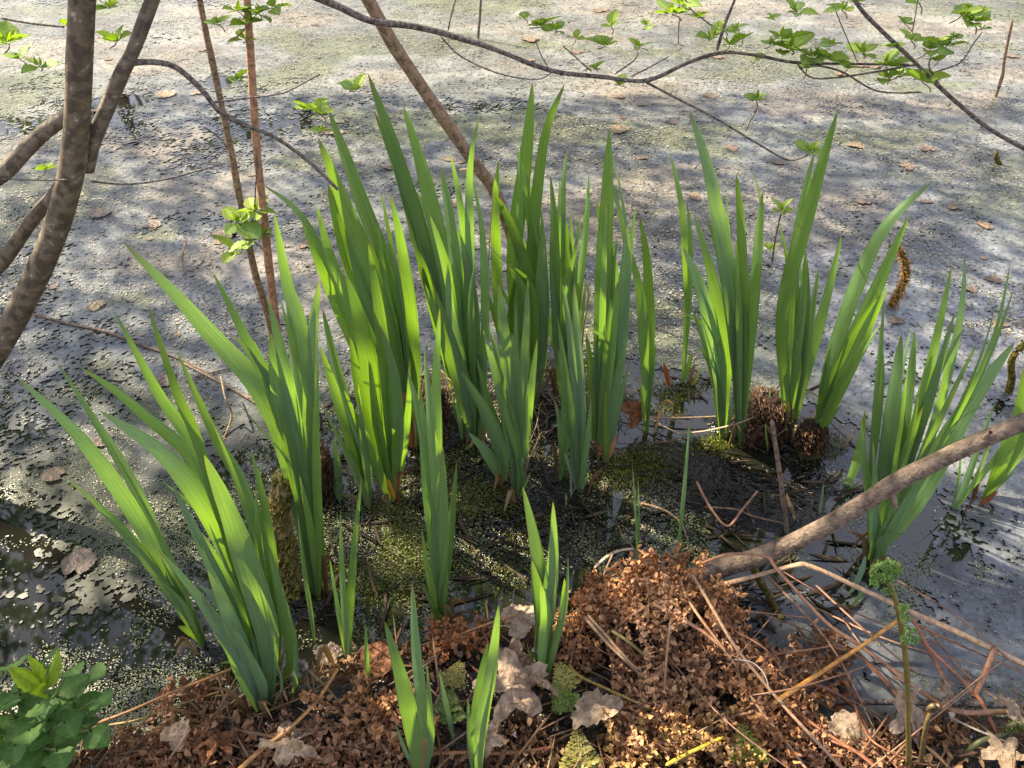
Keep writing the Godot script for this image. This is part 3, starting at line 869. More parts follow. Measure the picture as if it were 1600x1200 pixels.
func build_branches() -> void:
	var o: Node3D
	o = branch("leaning_tree", "thick tan stem slanting down behind the tallest iris blades", "sapling", at_z([[330, -420], [450, -200], [540, -60], [573, -4], [610, 62], [650, 122], [700, 196], [744, 258], [776, 306], [808, 400], [850, 570]], -1.5), 27, 20, M.tan_bark)
	o = branch("red_sapling", "straight reddish upright stem with grey-green leaf tufts, standing in the pond", "sapling", at_z([[372, -380], [380, -180], [383, -60], [386, 0], [393, 110], [401, 230], [411, 325], [422, 430], [438, 560], [450, 660]], -1.30), 12, 15, M.red_bark, "", 0.08)
	for s in [[372, 18, 5, 36], [388, 36, 5, 40], [405, 22, 4, 38], [340, 38, 3, 30], [425, 12, 3, 30], [383, 62, 2, 34], [372, 348, 6, 46], [400, 330, 4, 36], [368, 392, 4, 44], [392, 375, 4, 38], [412, 366, 2, 34]]:
		sprig(o, s[0], s[1], -1.29, s[2], s[3], 0.15)
	limb("twig", o, at_z([[402, 240], [395, 345], [378, 372]], -1.29), 3, 2, M.twig_bark)
	o = branch("tan_sapling", "thin tan stem leaning against the straight reddish stem", "sapling", at_z([[270, -330], [296, -150], [306, -60], [313, 5], [335, 112], [356, 212], [374, 305], [398, 425], [420, 500], [436, 590]], -1.36), 9, 13, M.tan_bark, "", 0.2)
	limb("twig", o, at_z([[366, 248], [345, 218], [320, 199]], -1.36), 4, 2, M.twig_bark)
	sprig(o, 370, 126, -1.35, 5, 32)
	o = branch("overhanging_branch", "long grey speckled branch reaching across the top over the pond", "branch", at_z([[60, -190], [290, -85], [480, -10], [530, 10], [580, 32], [640, 40], [700, 54], [770, 76], [840, 104], [880, 114], [940, 120], [1010, 126], [1075, 98], [1130, 82], [1180, 86], [1240, 97], [1330, 100], [1420, 101]], -1.28), 15, 4, M.twig_bark, "", 0.35)
	limb("twig", o, at_z([[1005, 126], [1060, 155], [1120, 186], [1180, 222], [1232, 250], [1266, 240]], -1.28, -1.36), 5, 3, M.twig_bark)
	limb("twig", o, at_z([[688, 56], [720, 88], [780, 115], [840, 124], [868, 108]], -1.28), 3, 2, M.twig_bark)
	limb("twig", o, at_z([[1120, 80], [1132, 40], [1152, -10]], -1.28), 6, 5, M.twig_bark)
	limb("twig", o, at_z([[1245, 98], [1265, 120], [1300, 122], [1370, 112], [1430, 101]], -1.28), 3, 4, M.twig_bark)
	limb("twig", o, at_z([[1240, 97], [1310, 110], [1370, 142], [1440, 144]], -1.28), 4, 3, M.twig_bark)
	limb("twig", o, at_z([[1165, 205], [1172, 190], [1182, 172]], -1.33), 3, 3, M.twig_bark)
	limb("twig", o, at_z([[700, 48], [706, 20], [716, -12]], -1.28), 3, 3, M.tan_bark)
	limb("twig", o, at_z([[858, 108], [845, 85], [836, 62]], -1.28), 2, 2, M.twig_bark)
	limb("twig", o, at_z([[985, 120], [1015, 105], [1045, 88]], -1.28), 3, 2, M.twig_bark)
	limb("twig", o, at_z([[925, 112], [900, 90], [880, 72]], -1.28), 3, 2, M.twig_bark)
	limb("twig", o, at_z([[960, 116], [990, 95], [998, 82]], -1.28), 3, 2, M.twig_bark)
	limb("twig", o, at_z([[1118, 44], [1080, 15], [1068, -10]], -1.28), 3, 2, M.twig_bark)
	limb("twig", o, at_z([[1060, 70], [1060, 50], [1062, 30]], -1.28), 2, 2, M.twig_bark)
	limb("twig", o, at_z([[1340, 98], [1315, 40], [1305, 15]], -1.28), 2, 2, M.twig_bark)
	for s in [[820, 30, 2, 22], [900, 60, 2, 20], [1012, 40, 3, 24], [1090, 28, 3, 26], [1160, 62, 3, 26], [1180, 92, 2, 22], [1300, 70, 3, 28], [1325, 108, 3, 28], [1260, 108, 3, 26], [1405, 118, 3, 26], [1150, 44, 2, 24], [1205, 30, 3, 24], [845, 42, 4, 34], [868, 48, 3, 36], [945, 72, 4, 34], [955, 42, 2, 30], [998, 74, 3, 28], [928, 108, 3, 26], [968, 134, 3, 24], [1050, 22, 5, 40], [1062, 8, 3, 34], [1112, 60, 4, 34], [1130, 48, 3, 32], [1140, 70, 3, 28],
			[1182, 158, 4, 40], [1266, 238, 6, 34], [1235, 78, 5, 50], [1222, 62, 3, 50], [1270, 90, 5, 44], [1290, 92, 4, 40], [1348, 84, 4, 40], [1385, 102, 5, 36], [1382, 122, 3, 30], [1205, 70, 3, 28], [1315, 16, 3, 36], [1245, 20, 4, 32], [556, 142, 4, 32], [488, 172, 4, 32]]:
		sprig(o, s[0], s[1], -1.28, s[2], s[3])
	o = branch("drooping_branch", "dark thin branch drooping steeply from the top toward the pond's far side", "branch", at_z([[1210, -330], [1275, -150], [1322, -30], [1345, 14], [1385, 55], [1430, 98], [1462, 130], [1500, 164], [1545, 200], [1605, 234], [1680, 262], [1850, 300]], -1.2), 7, 8, M.twig_bark, "", 0.3)
	limb("twig", o, at_z([[1470, 136], [1452, 105], [1455, 90]], -1.2), 4, 2, M.twig_bark)
	limb("twig", o, at_z([[1462, 112], [1500, 98], [1520, 70], [1535, 50]], -1.2), 3, 2, M.twig_bark)
	limb("twig", o, at_z([[1450, 72], [1480, 62], [1500, 54]], -1.2), 3, 2, M.twig_bark)
	limb("twig", o, at_z([[1425, 52], [1430, 25], [1434, 0]], -1.2), 2, 2, M.twig_bark)
	for s in [[1490, 60, 3, 26], [1465, 96, 3, 24], [1412, 36, 2, 22], [1395, 74, 2, 22], [1530, 20, 3, 30], [1440, 128, 4, 40], [1452, 78, 4, 36], [1478, 74, 3, 38], [1424, 64, 3, 28], [1518, 34, 6, 44], [1505, 22, 4, 32], [1434, 2, 4, 36], [1340, 4, 2, 26], [1535, 46, 2, 18]]:
		sprig(o, s[0], s[1], -1.2, s[2], s[3])
	o = branch("seedling", "small leafy seedling rising from the film between two tall iris clumps", "seedling", [on_ground(1206, 412), on_z(1212, 370, on_ground(1206, 412).z), on_z(1220, 335, on_ground(1206, 412).z)], 4, 3, M.twig_bark)
	sprig(o, 1220, 330, o.position.z, 5, 34)
	sprig(o, 1202, 390, o.position.z, 3, 20)

	# fallen and leaning wood near the bank
	var bz := on_ground(1095, 898, 0.02).z
	var logp := at_z([[1078, 903], [1120, 890], [1190, 868], [1250, 842], [1320, 804], [1390, 760], [1460, 722], [1530, 690], [1610, 655], [1700, 618], [1850, 560]], bz, bz + 0.03)
	o = branch("leaning_log", "smooth grey-brown log resting on the litter, slanting up past the big iris clump", "log", logp, 36, 31, M.log_bark, "", 0.16)
	limb("knot", o, [logp[5], logp[5] + Vector3(0.012, -0.03, 0.015)], 16, 8, M.log_bark, 0.5)
	limb("knot", o, [logp[7], logp[7] + Vector3(0.0, 0.028, 0.012)], 12, 6, M.log_bark, 0.5)
	branch("stick", "grey upright stick poking from black mud under the brown root mound", "stick", at_z([[1206, 655], [1213, 705], [1222, 765], [1229, 832]], on_ground(1229, 832).z - 0.005, on_ground(1229, 832).z), 8, 9, M.log_bark)
	branch("stick", "dark straight stick lying along the waterline below the fern stalks", "stick", on_bank([[1250, 1097, 0.02], [1400, 1097, 0.03], [1500, 1100, 0.03], [1640, 1104, 0.02]]), 11, 12, M.twig_bark)
	branch("stick", "mossy yellow-green stick dangling into dark water under the log", "stick", on_bank([[1172, 878, 0.06], [1190, 912, 0.03], [1206, 940, 0.01], [1222, 968, 0.004]]), 13, 11, M.moss_bark, "", 0.4)
	branch("twig", "reddish twig bent into a V in the black mud", "twig", on_bank([[1088, 752, 0.02], [1108, 790, 0.012], [1136, 822, 0.008], [1160, 796, 0.02], [1183, 768, 0.035]]), 5, 4, M.red_bark)
	branch("twig", "forked pale twig lying flat in the black mud before the log", "twig", on_bank([[1100, 792, 0.008], [1150, 796, 0.01], [1175, 806, 0.01], [1225, 818, 0.008]]), 4, 3, M.tan_bark)
	branch("twig", "thin twig half sunk in mud behind the pair of reeds", "twig", on_bank([[1000, 786, 0.006], [1035, 796, 0.01], [1062, 815, 0.006], [1075, 845, 0.004]]), 5, 3, M.tan_bark)
	branch("twig", "long tan twig floating behind the leaning iris clumps", "twig", on_bank([[50, 490], [110, 506], [165, 518], [225, 540], [290, 565], [350, 600], [425, 645]]), 5, 4, M.log_bark)
	branch("twig", "pale twig crossing the long tan floating twig", "twig", on_bank([[283, 565], [330, 590], [380, 616], [420, 634]]), 4, 3, M.dead_leaf)
	branch("twig", "thin dark twig lying on the film above the long tan one", "twig", on_bank([[300, 590], [360, 575], [420, 560], [470, 552]]), 3, 3, M.twig_bark)
	branch("twig", "short crooked twig standing in the film beside the arching blade", "twig", [on_ground(348, 690), on_ground(362, 650, 0.02), on_ground(352, 622, 0.06), on_ground(345, 588, 0.05)], 4, 3, M.tan_bark)
	branch("pale_stalk", "pale curled stalk sticking up from the grey film near the red stem", "stalk", [on_ground(289, 426), on_ground(285, 408, 0.02), on_ground(287, 390, 0.04), on_ground(291, 374, 0.05)], 3, 4, M.dead_leaf)
	o = branch("mossy_twig", "orange-brown mossy twig stub hooked over the water past the wide fan", "twig", at_z([[1388, 384], [1404, 388], [1413, 408], [1414, 434], [1404, 458], [1394, 478]], on_ground(1394, 478).z + 0.01, on_ground(1394, 478).z), 8, 13, M.moss_bark, "", 0.7)
	fuzz(o, "moss", smooth_path(at_z([[1404, 388], [1413, 408], [1414, 434], [1404, 458], [1394, 478]], o.position.z), 6), size_at(o.position, 7), 900, 0.009, 0.6, Color(0.34, 0.16, 0.04), Color(0.46, 0.34, 0.12))
	branch("dark_twig", "dark algae-crusted twig dipping into the water at the frame's edge", "twig", at_z([[1640, 520], [1604, 535], [1582, 560], [1580, 590], [1576, 615]], on_ground(1576, 615).z + 0.01, on_ground(1576, 615).z), 10, 12, M.moss_bark, "", 0.6)
	branch("stake", "pale broken stake standing far out in bright water", "stick", at_z([[1582, 30], [1570, 90], [1566, 120], [1555, 152]], on_ground(1555, 152).z), 5, 6, M.tan_bark, "", 0.3)
	branch("twig", "thin upright dead twig standing far off in the film near the top", "twig", at_z([[752, -20], [750, 20], [747, 60]], on_ground(747, 62).z), 4, 5, M.twig_bark, "", 0.4)
	branch("twig", "short dark twig stub poking from the film past the far seedling", "twig", at_z([[1558, 236], [1556, 246], [1562, 256]], on_ground(1562, 256).z), 6, 9, M.moss_bark, "", 0.6)

func build_far_trees() -> void:   # the wood on the other shore, seen as reflections
	var proto := thing("shore_tree", "slender spring tree on the far shore, seen mirrored in the film", "tree", Vector3.ZERO, "trees on the far shore")
	part("trunk", tube(smooth_path([Vector3(0, -0.3, 0), Vector3(0.05, 2.5, 0.1), Vector3(-0.15, 5.0, 0), Vector3(0.1, 8.5, 0.1)], 6), 0.17, 0.05, 9, 0.1), M.trunk_bark, proto)
	var where: Array[Transform3D] = []
	var tint := PackedColorArray()
	for k in 12:
		var y := 2.0 + k * 0.5
		var a := k * 2.4
		var l := rng.randf_range(1.2, 2.4) * (1.0 - k * 0.04)
		var e := Vector3(cos(a) * l, y + l * 0.6, sin(a) * l)
		part("limb", tube(smooth_path([Vector3(0, y, 0.05), Vector3(cos(a) * l * 0.5, y + l * 0.2, sin(a) * l * 0.5), e], 4), 0.05, 0.012, 5, 0.1), M.limb_bark, proto)
		for j in 110:
			var q := Vector3(cos(a), 0.6, sin(a)) * l * rng.randf_range(0.35, 1.1) + Vector3(0, y, 0)
			q += Vector3(rng.randfn(), rng.randfn(), rng.randfn()) * 0.35
			where.append(Transform3D(any_turn().scaled(Vector3.ONE * rng.randf_range(0.08, 0.16)), q))
			var t := Color(0.10, 0.17, 0.04) * rng.randf_range(0.6, 1.3)
			t.a = 1.0
			tint.append(t)
	scatter("crown", flake(6, 0.2, 0.1), M.canopy_leaf, where, tint, proto)
	var spots := [[-6.5, -14.0], [-3.4, -13.2], [-1.1, -14.5], [1.6, -13.4], [3.1, -15.0], [5.9, -13.8], [-9.2, -15.2], [8.6, -14.8], [0.4, -17.0]]
	for i in spots.size():
		var o := proto
		if i:
			o = proto.duplicate()
			o.name = numbered("shore_tree")
			add_child(o)
		o.position = Vector3(spots[i][0], 0.3, spots[i][1])
		o.rotation.y = i * 1.9
		o.scale = Vector3.ONE * (0.85 + 0.07 * (i % 5))

# ---------------------------------------------------------------- the bank: dead ferns, leaves, stalks, moss
func stalk(label: String, list: Array, w0: float, w1: float, c: Color, flat := 0.6, called := "fern_stalk", category := "dead stalk") -> Node3D:
	var pts := on_bank(list)
	var o := thing(called, label, category, pts[0])
	var p := smooth_path(pts, 6)
	part("stem", tube(p, size_at(p[0], w0) * 0.5, size_at(p[p.size() - 1], w1) * 0.5, 7, 0.18, flat, o.position, c), M.stalk, o)
	return o

func frond(label: String, list: Array, reach: float, n_pinna: int, c: Color, droop := 0.5) -> void:   # a collapsed bracken frond: rachis, side ribs, shrivelled leaflets
	var pts := on_bank(list)
	var o := thing("dead_fern_frond", label, "dead fern", pts[0], "collapsed fern fronds on the bank")
	var p := smooth_path(pts, 10)
	part("rachis", tube(p, 0.0035, 0.0012, 6, 0.15, 0.8, o.position, Color(0.24, 0.11, 0.05)), M.stalk, o)
	var where: Array[Transform3D] = []
	var tint := PackedColorArray()
	var ribs: Array[Transform3D] = []
	var rib_tint := PackedColorArray()
	for i in n_pinna:
		var k := (i + 0.5) / n_pinna
		var at := p[int(k * (p.size() - 1))]
		var t := (p[mini(p.size() - 1, int(k * (p.size() - 1)) + 1)] - at).normalized()
		for s in [-1.0, 1.0]:
			var sd: Vector3 = (t.cross(Vector3.UP) * s + t * rng.randf_range(0.0, 0.6) + Vector3(0, rng.randf_range(-0.4, 0.45), 0)).normalized()
			var l := reach * (1.0 - 0.5 * k) * rng.randf_range(0.6, 1.1)
			var q := at
			var steps := int(l / 0.0042)
			var d := sd
			for j in steps:
				d = (d + Vector3(rng.randfn() * 0.16, -droop * 0.07 + rng.randfn() * 0.12, rng.randfn() * 0.16)).normalized()
				q += d * 0.0042
				if j % 3 == 0:
					ribs.append(Transform3D(towards(d, Vector3.UP, 0.0) * Basis.from_scale(Vector3(0.0009, 0.0009, 0.015)), q + Vector3(0, 0.002, 0) - o.position))
					rib_tint.append(Color(0.30, 0.16, 0.09).lerp(Color(0.15, 0.06, 0.03), rng.randf()))
				q.y = maxf(q.y, ground_h(q.x, q.z) + 0.003) if j % 6 == 0 else q.y
				for e in 3:
					var sz := rng.randf_range(0.0045, 0.0105)
					where.append(Transform3D(any_turn().scaled(Vector3(sz, sz, sz)), q + Vector3(rng.randfn(), rng.randfn(), rng.randfn()) * 0.0035 - o.position))
					var cc := c * rng.randf_range(0.55, 1.45)
					cc = cc.lerp(Color(0.48, 0.28, 0.15), rng.randf() * 0.4)
					cc.a = 1.0
					tint.append(cc)
	scatter("leaflets", curl(rng.randf() * 3.0), M.litter, where, tint, o)
	scatter("side_ribs", tube(PackedVector3Array([Vector3(0, 0, 0.5), Vector3(0, 0, 0), Vector3(0, 0, -0.5)]), 1.0, 0.8, 4, 0.0), M.litter, ribs, rib_tint, o)

func fallen_leaf(label: String, px: float, py: float, size: float, variant: int, tilt: Vector3, up := 0.012, m := "dead_leaf", called := "dead_leaf") -> void:
	var p := on_ground(px, py, up)
	var s := size_at(p, size) * (0.62 if called == "dead_leaf" else 0.42)
	p.y += 0.018 if called == "dead_leaf" else 0.0
	var o := part(called, M["lobed"][variant], M[m], self)
	o.transform = Transform3D(Basis.from_euler(tilt).scaled(Vector3.ONE * s), p)
	tag(o, label, "fallen leaf", "fallen leaves on the bank" if called == "dead_leaf" else "sodden leaves afloat on the pond")

func build_bank_litter() -> void:
	var where: Array[Transform3D] = []
	var tint := PackedColorArray()
	while where.size() < 44000:
		var q := on_y(rng.randf_range(-500, 2100), rng.randf_range(880, 1900), 0.04)
		var d := bank_distance(q.x, q.z)
		if d < 0.0:
			continue
		var n := noise_a.get_noise_2d(q.x * 80.0, q.z * 80.0)
		if rng.randf() > smoothstep(-0.01, 0.05, d) * clampf(0.55 + n * 2.2, 0.03, 1.0):
			continue
		var deep := rng.randf()
		q.y = ground_h(q.x, q.z) + 0.001 + deep * deep * 0.022
		var s := rng.randf_range(0.003, 0.0095)
		where.append(Transform3D(any_turn().scaled(Vector3(s, s, s * rng.randf_range(1.0, 1.8))), q))
		var c := Color(0.19, 0.093, 0.042).lerp(Color(0.33, 0.205, 0.105), rng.randf() * deep) * rng.randf_range(0.25, 1.2)
		if rng.randf() < 0.03:
			c = Color(0.42, 0.36, 0.28)
		c.a = 1.0
		tint.append(c)
	scatter("fern_litter", curl(1.3), M.litter, where, tint, self)
	# fine straw and rootlets through the litter
	where = []
	tint = PackedColorArray()
	while where.size() < 2200:
		var q := on_y(rng.randf_range(-500, 2100), rng.randf_range(880, 1900), 0.04)
		if bank_distance(q.x, q.z) < 0.01:
			continue
		q.y = ground_h(q.x, q.z) + rng.randf_range(0.004, 0.028)
		var l := rng.randf_range(0.015, 0.07)
		var w := rng.randf_range(0.0006, 0.0016)
		where.append(Transform3D(Basis.from_euler(Vector3(rng.randfn() * 0.35, rng.randf() * TAU, rng.randf())) * Basis.from_scale(Vector3(w, w, l)), q))
		var c := Color(0.18, 0.08, 0.04).lerp(Color(0.32, 0.21, 0.12), rng.randf()) * rng.randf_range(0.6, 1.2)
		c.a = 1.0
		tint.append(c)
	scatter("straw_litter", tube(PackedVector3Array([Vector3(0, 0, -0.5), Vector3(0.9, 1.4, -0.2), Vector3(-0.6, 2.0, 0.2), Vector3(0, 0, 0.5)]), 1.0, 0.6, 4, 0.0), M.litter, where, tint, self)

func build_ferns() -> void:
	var red := Color(0.36, 0.175, 0.07)
	var tan_c := Color(0.46, 0.265, 0.135)
	var dull := Color(0.26, 0.135, 0.07)
	frond("crinkled red-brown fern frond heaped behind the V-forked iris, topmost of the lit heap", [[905, 950, 0.02], [960, 920, 0.05], [1020, 900, 0.06], [1085, 890, 0.05]], 0.085, 14, red)
	frond("sunlit pale copper fern frond draped over the middle of the heap", [[940, 1000, 0.02], [990, 960, 0.06], [1040, 935, 0.075], [1085, 915, 0.05]], 0.09, 15, tan_c, 0.8)
	frond("copper fern frond hanging beside the base of the V-forked iris", [[890, 1040, 0.01], [900, 1000, 0.03], [925, 955, 0.05], [950, 920, 0.04]], 0.06, 11, red, 0.9)
	frond("dark fern frond sprawled over the hollow between the crossed stalks", [[980, 1050, 0.02], [1050, 1030, 0.04], [1110, 1010, 0.05], [1165, 1020, 0.03]], 0.10, 16, dull)
	frond("brown fern frond hanging off the log's lower end", [[1070, 900, 0.06], [1110, 930, 0.06], [1135, 965, 0.045], [1150, 1010, 0.02]], 0.07, 12, red, 1.0)
	frond("dull fern frond trailing toward the dark pool under the stalks", [[1130, 1070, 0.03], [1200, 1050, 0.04], [1270, 1030, 0.03], [1320, 1000, 0.02]], 0.075, 13, dull)
	frond("rust fern frond sagging over the dark pool edge", [[1150, 1120, 0.03], [1210, 1100, 0.04], [1270, 1070, 0.03], [1310, 1050, 0.015]], 0.08, 12, red)
	frond("yellow-brown fern frond along the bottom edge under the grey crumpled leaf", [[950, 1190, 0.02], [1020, 1165, 0.035], [1090, 1150, 0.04], [1170, 1160, 0.02]], 0.09, 14, Color(0.30, 0.18, 0.06))
	frond("pale brown fern frond around the grey crumpled leaf", [[960, 1110, 0.02], [1010, 1100, 0.035], [1060, 1095, 0.04], [1120, 1105, 0.03]], 0.08, 13, tan_c)
	frond("orange fern tuft at the foot of the two-tier iris", [[672, 1010, 0.015], [700, 1000, 0.03], [730, 990, 0.03], [765, 985, 0.015]], 0.05, 9, Color(0.34, 0.13, 0.045))
	frond("red-brown fern frond below the small two-tipped shoot", [[530, 1100, 0.015], [575, 1110, 0.03], [620, 1130, 0.03], [660, 1160, 0.02]], 0.075, 11, red)
	frond("dark red fern frond at the bottom between orange stem and pale flat leaf", [[400, 1185, 0.01], [470, 1170, 0.03], [540, 1170, 0.03], [600, 1185, 0.02]], 0.08, 12, dull)
	frond("small brown fern tuft hanging on the orange stem beside the shrub", [[250, 1090, 0.03], [290, 1085, 0.04], [315, 1075, 0.035], [335, 1062, 0.02]], 0.045, 8, dull, 1.2)
	frond("dull brown fern frond along the bottom edge beside the shrub", [[170, 1190, 0.01], [240, 1175, 0.02], [320, 1165, 0.02], [400, 1165, 0.01]], 0.08, 13, dull)
	frond("rusty fern frond along the bottom under the crossing yellow stalk", [[1170, 1195, 0.01], [1260, 1180, 0.03], [1340, 1185, 0.03], [1430, 1200, 0.01]], 0.07, 12, dull)
	var amber := Color(0.44, 0.22, 0.07)
	var buff := Color(0.46, 0.31, 0.19)
	var rust := Color(0.26, 0.10, 0.045)
	stalk("long flattened buff stalk arching from the log to the far edge of the bank", [[1112, 918, 0.05], [1180, 900, 0.10], [1240, 884, 0.13], [1268, 886, 0.13], [1350, 922, 0.10], [1420, 955, 0.09], [1500, 990, 0.08], [1620, 1048, 0.05]], 8, 12, buff)
	stalk("rusty stalk looping over the log then diving toward the bottom corner", [[1096, 880, 0.08], [1140, 866, 0.12], [1196, 870, 0.13], [1218, 894, 0.12], [1290, 972, 0.07], [1345, 1010, 0.06], [1402, 1052, 0.06], [1450, 1088, 0.06], [1500, 1112, 0.05], [1580, 1112, 0.04]], 6, 9, rust.lerp(buff, 0.35))
	stalk("bright amber stalk slanting across the dark pool", [[1175, 1122, 0.03], [1230, 1085, 0.05], [1290, 1046, 0.07], [1345, 1010, 0.085], [1402, 970, 0.10]], 9, 6, Color(0.50, 0.25, 0.05))
	stalk("dark rusty stalk continuing down from the amber stalk's bend", [[1402, 970, 0.10], [1425, 968, 0.095], [1450, 1010, 0.07], [1480, 1040, 0.06], [1525, 1085, 0.05], [1545, 1120, 0.04], [1560, 1150, 0.03]], 6, 8, rust)
	stalk("short brown stalk propped under the arching buff stalk's far end", [[1556, 1008, 0.075], [1540, 1050, 0.06], [1522, 1090, 0.045]], 8, 9, rust.lerp(buff, 0.25))
	stalk("thin rusty stalk slanting behind the green fern shoot", [[1440, 1000, 0.05], [1470, 1050, 0.045], [1490, 1090, 0.04]], 6, 7, rust)
	stalk("straight brown stalk running from the log's end down to the bottom edge", [[1080, 895, 0.08], [1110, 945, 0.09], [1145, 1005, 0.09], [1180, 1050, 0.08], [1240, 1120, 0.07], [1320, 1205, 0.05]], 5, 6, buff.lerp(rust, 0.3))
	stalk("second brown stalk crossing beside the straight one", [[1068, 925, 0.07], [1090, 960, 0.075], [1120, 1000, 0.07], [1150, 1040, 0.06]], 5, 4, buff.lerp(rust, 0.5))
	stalk("pinkish flat stalk lying over the copper heap", [[1018, 942, 0.085], [1060, 965, 0.08], [1095, 985, 0.07], [1132, 1015, 0.06]], 7, 6, Color(0.40, 0.22, 0.13))
	stalk("split tan stalk leaning from the V-forked iris into the hollow", [[912, 962, 0.05], [945, 1000, 0.05], [975, 1030, 0.04], [1010, 1062, 0.03]], 7, 5, buff)
	stalk("twin of the split tan stalk lying just above it", [[918, 960, 0.055], [955, 1002, 0.055], [985, 1036, 0.045], [1002, 1048, 0.035]], 5, 4, buff.lerp(amber, 0.3))
	stalk("thin upright brown stalk across the dark fern frond", [[1048, 968, 0.09], [1042, 1020, 0.07], [1036, 1100, 0.03]], 4, 3, buff.lerp(rust, 0.4))
	stalk("olive-yellow stalk curving from the yellow fern tip to the grey crumpled leaf", [[888, 1038, 0.03], [905, 1056, 0.035], [945, 1075, 0.04], [1000, 1100, 0.035], [1030, 1112, 0.03]], 5, 5, Color(0.34, 0.24, 0.05))
	stalk("olive stalk angled across the hollow under the pinkish one", [[955, 985, 0.05], [985, 1005, 0.045], [1020, 1035, 0.03]], 6, 6, Color(0.28, 0.24, 0.07))
	stalk("thin brown stalk slanting to the bottom from the dark frond", [[1150, 1050, 0.05], [1185, 1105, 0.05], [1225, 1155, 0.05], [1262, 1205, 0.04]], 4, 5, buff.lerp(rust, 0.3))
	stalk("dark red stalk lying along the pool's near edge", [[1190, 1140, 0.02], [1260, 1146, 0.03], [1330, 1170, 0.04], [1375, 1205, 0.04]], 6, 7, rust)
	stalk("second dark red stalk parallel to the pool-edge one", [[1235, 1105, 0.035], [1290, 1145, 0.04], [1345, 1180, 0.04], [1380, 1210, 0.04]], 5, 6, rust.lerp(amber, 0.2))
	stalk("hooked dark stalk dipping into the pool under the amber stalk", [[1262, 1066, 0.05], [1300, 1080, 0.05], [1335, 1105, 0.03], [1358, 1138, 0.015]], 7, 9, rust * 0.8)
	stalk("dark stalk descending behind the stick at the waterline", [[1330, 1010, 0.04], [1370, 1050, 0.035], [1405, 1090, 0.03]], 7, 8, rust * 0.8)
	stalk("long orange-brown stem slanting from the shrub to the grey-green clump", [[132, 1137, 0.03], [200, 1112, 0.05], [260, 1086, 0.06], [362, 1045, 0.05]], 6, 5, amber.lerp(rust, 0.3))
	stalk("thin yellow stem under the long orange-brown one", [[135, 1138, 0.02], [215, 1125, 0.03], [260, 1108, 0.035], [345, 1080, 0.03]], 5, 3, Color(0.36, 0.26, 0.06))
	stalk("orange stem rising from the bottom edge through the litter", [[360, 1215, 0.03], [410, 1170, 0.04], [450, 1140, 0.045], [495, 1095, 0.045], [528, 1045, 0.04]], 9, 5, amber)
	stalk("bright yellow fern stem at the bottom edge", [[1040, 1196, 0.04], [1070, 1180, 0.045], [1095, 1168, 0.05], [1130, 1152, 0.05]], 7, 5, Color(0.55, 0.45, 0.04))
	stalk("reddish twig lying behind the bottom iris plants", [[672, 1178, 0.015], [720, 1176, 0.015], [790, 1177, 0.015], [862, 1168, 0.015]], 6, 6, rust.lerp(amber, 0.3))
	stalk("thin amber twig behind the V-forked iris", [[720, 990, 0.04], [790, 965, 0.045], [850, 950, 0.04]], 4, 3, amber)
	stalk("brown twig reaching along the pool under the hooked stalk", [[1170, 1028, 0.05], [1230, 1020, 0.05], [1310, 1008, 0.04]], 5, 3, rust.lerp(buff, 0.3))
	stalk("pale bent grass blade lying behind the fern heap", [[928, 888, 0.02], [945, 872, 0.03], [965, 861, 0.03], [992, 857, 0.02]], 5, 6, Color(0.55, 0.47, 0.34), 0.3, "dead_grass", "dead grass")
	stalk("long pale grass stem arching over black mud toward the brown root mound", [[1058, 678, 0.01], [1110, 672, 0.04], [1170, 655, 0.06], [1235, 622, 0.05]], 3, 3, Color(0.42, 0.34, 0.22), 0.8, "dead_grass", "dead grass")
	stalk("straight straw lying behind the long pale grass stem", [[1000, 652, 0.01], [1060, 653, 0.015], [1122, 651, 0.01]], 3, 4, Color(0.36, 0.26, 0.16), 0.8, "dead_grass", "dead grass")
	stalk("short straw angled below the fallen tan leaf", [[1008, 648, 0.02], [1035, 665, 0.02], [1062, 678, 0.01]], 3, 3, Color(0.38, 0.28, 0.18), 0.8, "dead_grass", "dead grass")
	stalk("white curved fibre on the brown stalks beside the dark frond", [[1145, 1030, 0.09], [1175, 1035, 0.085], [1195, 1055, 0.08], [1203, 1085, 0.07]], 2, 2, Color(0.6, 0.55, 0.5), 1.0, "fibre", "fibre")
	stalk("pale flat stem lying among dead leaves in the bottom corner", [[1488, 1122, 0.03], [1530, 1142, 0.035], [1590, 1165, 0.03]], 4, 3, Color(0.6, 0.52, 0.42), 0.5)
	# the tangle of fine stalks over the pool
	for i in 26:
		var x := rng.randf_range(1080, 1560)
		var y := rng.randf_range(930, 1150)
		var a := rng.randf_range(-0.3, 1.1) if rng.randf() < 0.75 else rng.randf_range(-0.9, -0.4)
		var l := rng.randf_range(60, 150)
		var h := rng.randf_range(0.02, 0.08)
		var bow := rng.randf_range(-16, 16)
		var o := stalk("thin %s dead stalk in the tangle between %s" % ["long" if l > 105.0 else "short", between(x, y, BANK_MARKS)], [[x - cos(a) * l, y - sin(a) * l, h * rng.randf_range(0.3, 1.2)], [x + bow, y - bow, h * 1.15], [x + cos(a) * l, y + sin(a) * l, h * rng.randf_range(0.3, 1.1)]], rng.randf_range(2.0, 5.0), rng.randf_range(1.5, 3.5), rust.lerp(buff, rng.randf() * 0.7) * rng.randf_range(0.6, 1.1))
		o.set_meta("group", "fine dead stalks over the pool")
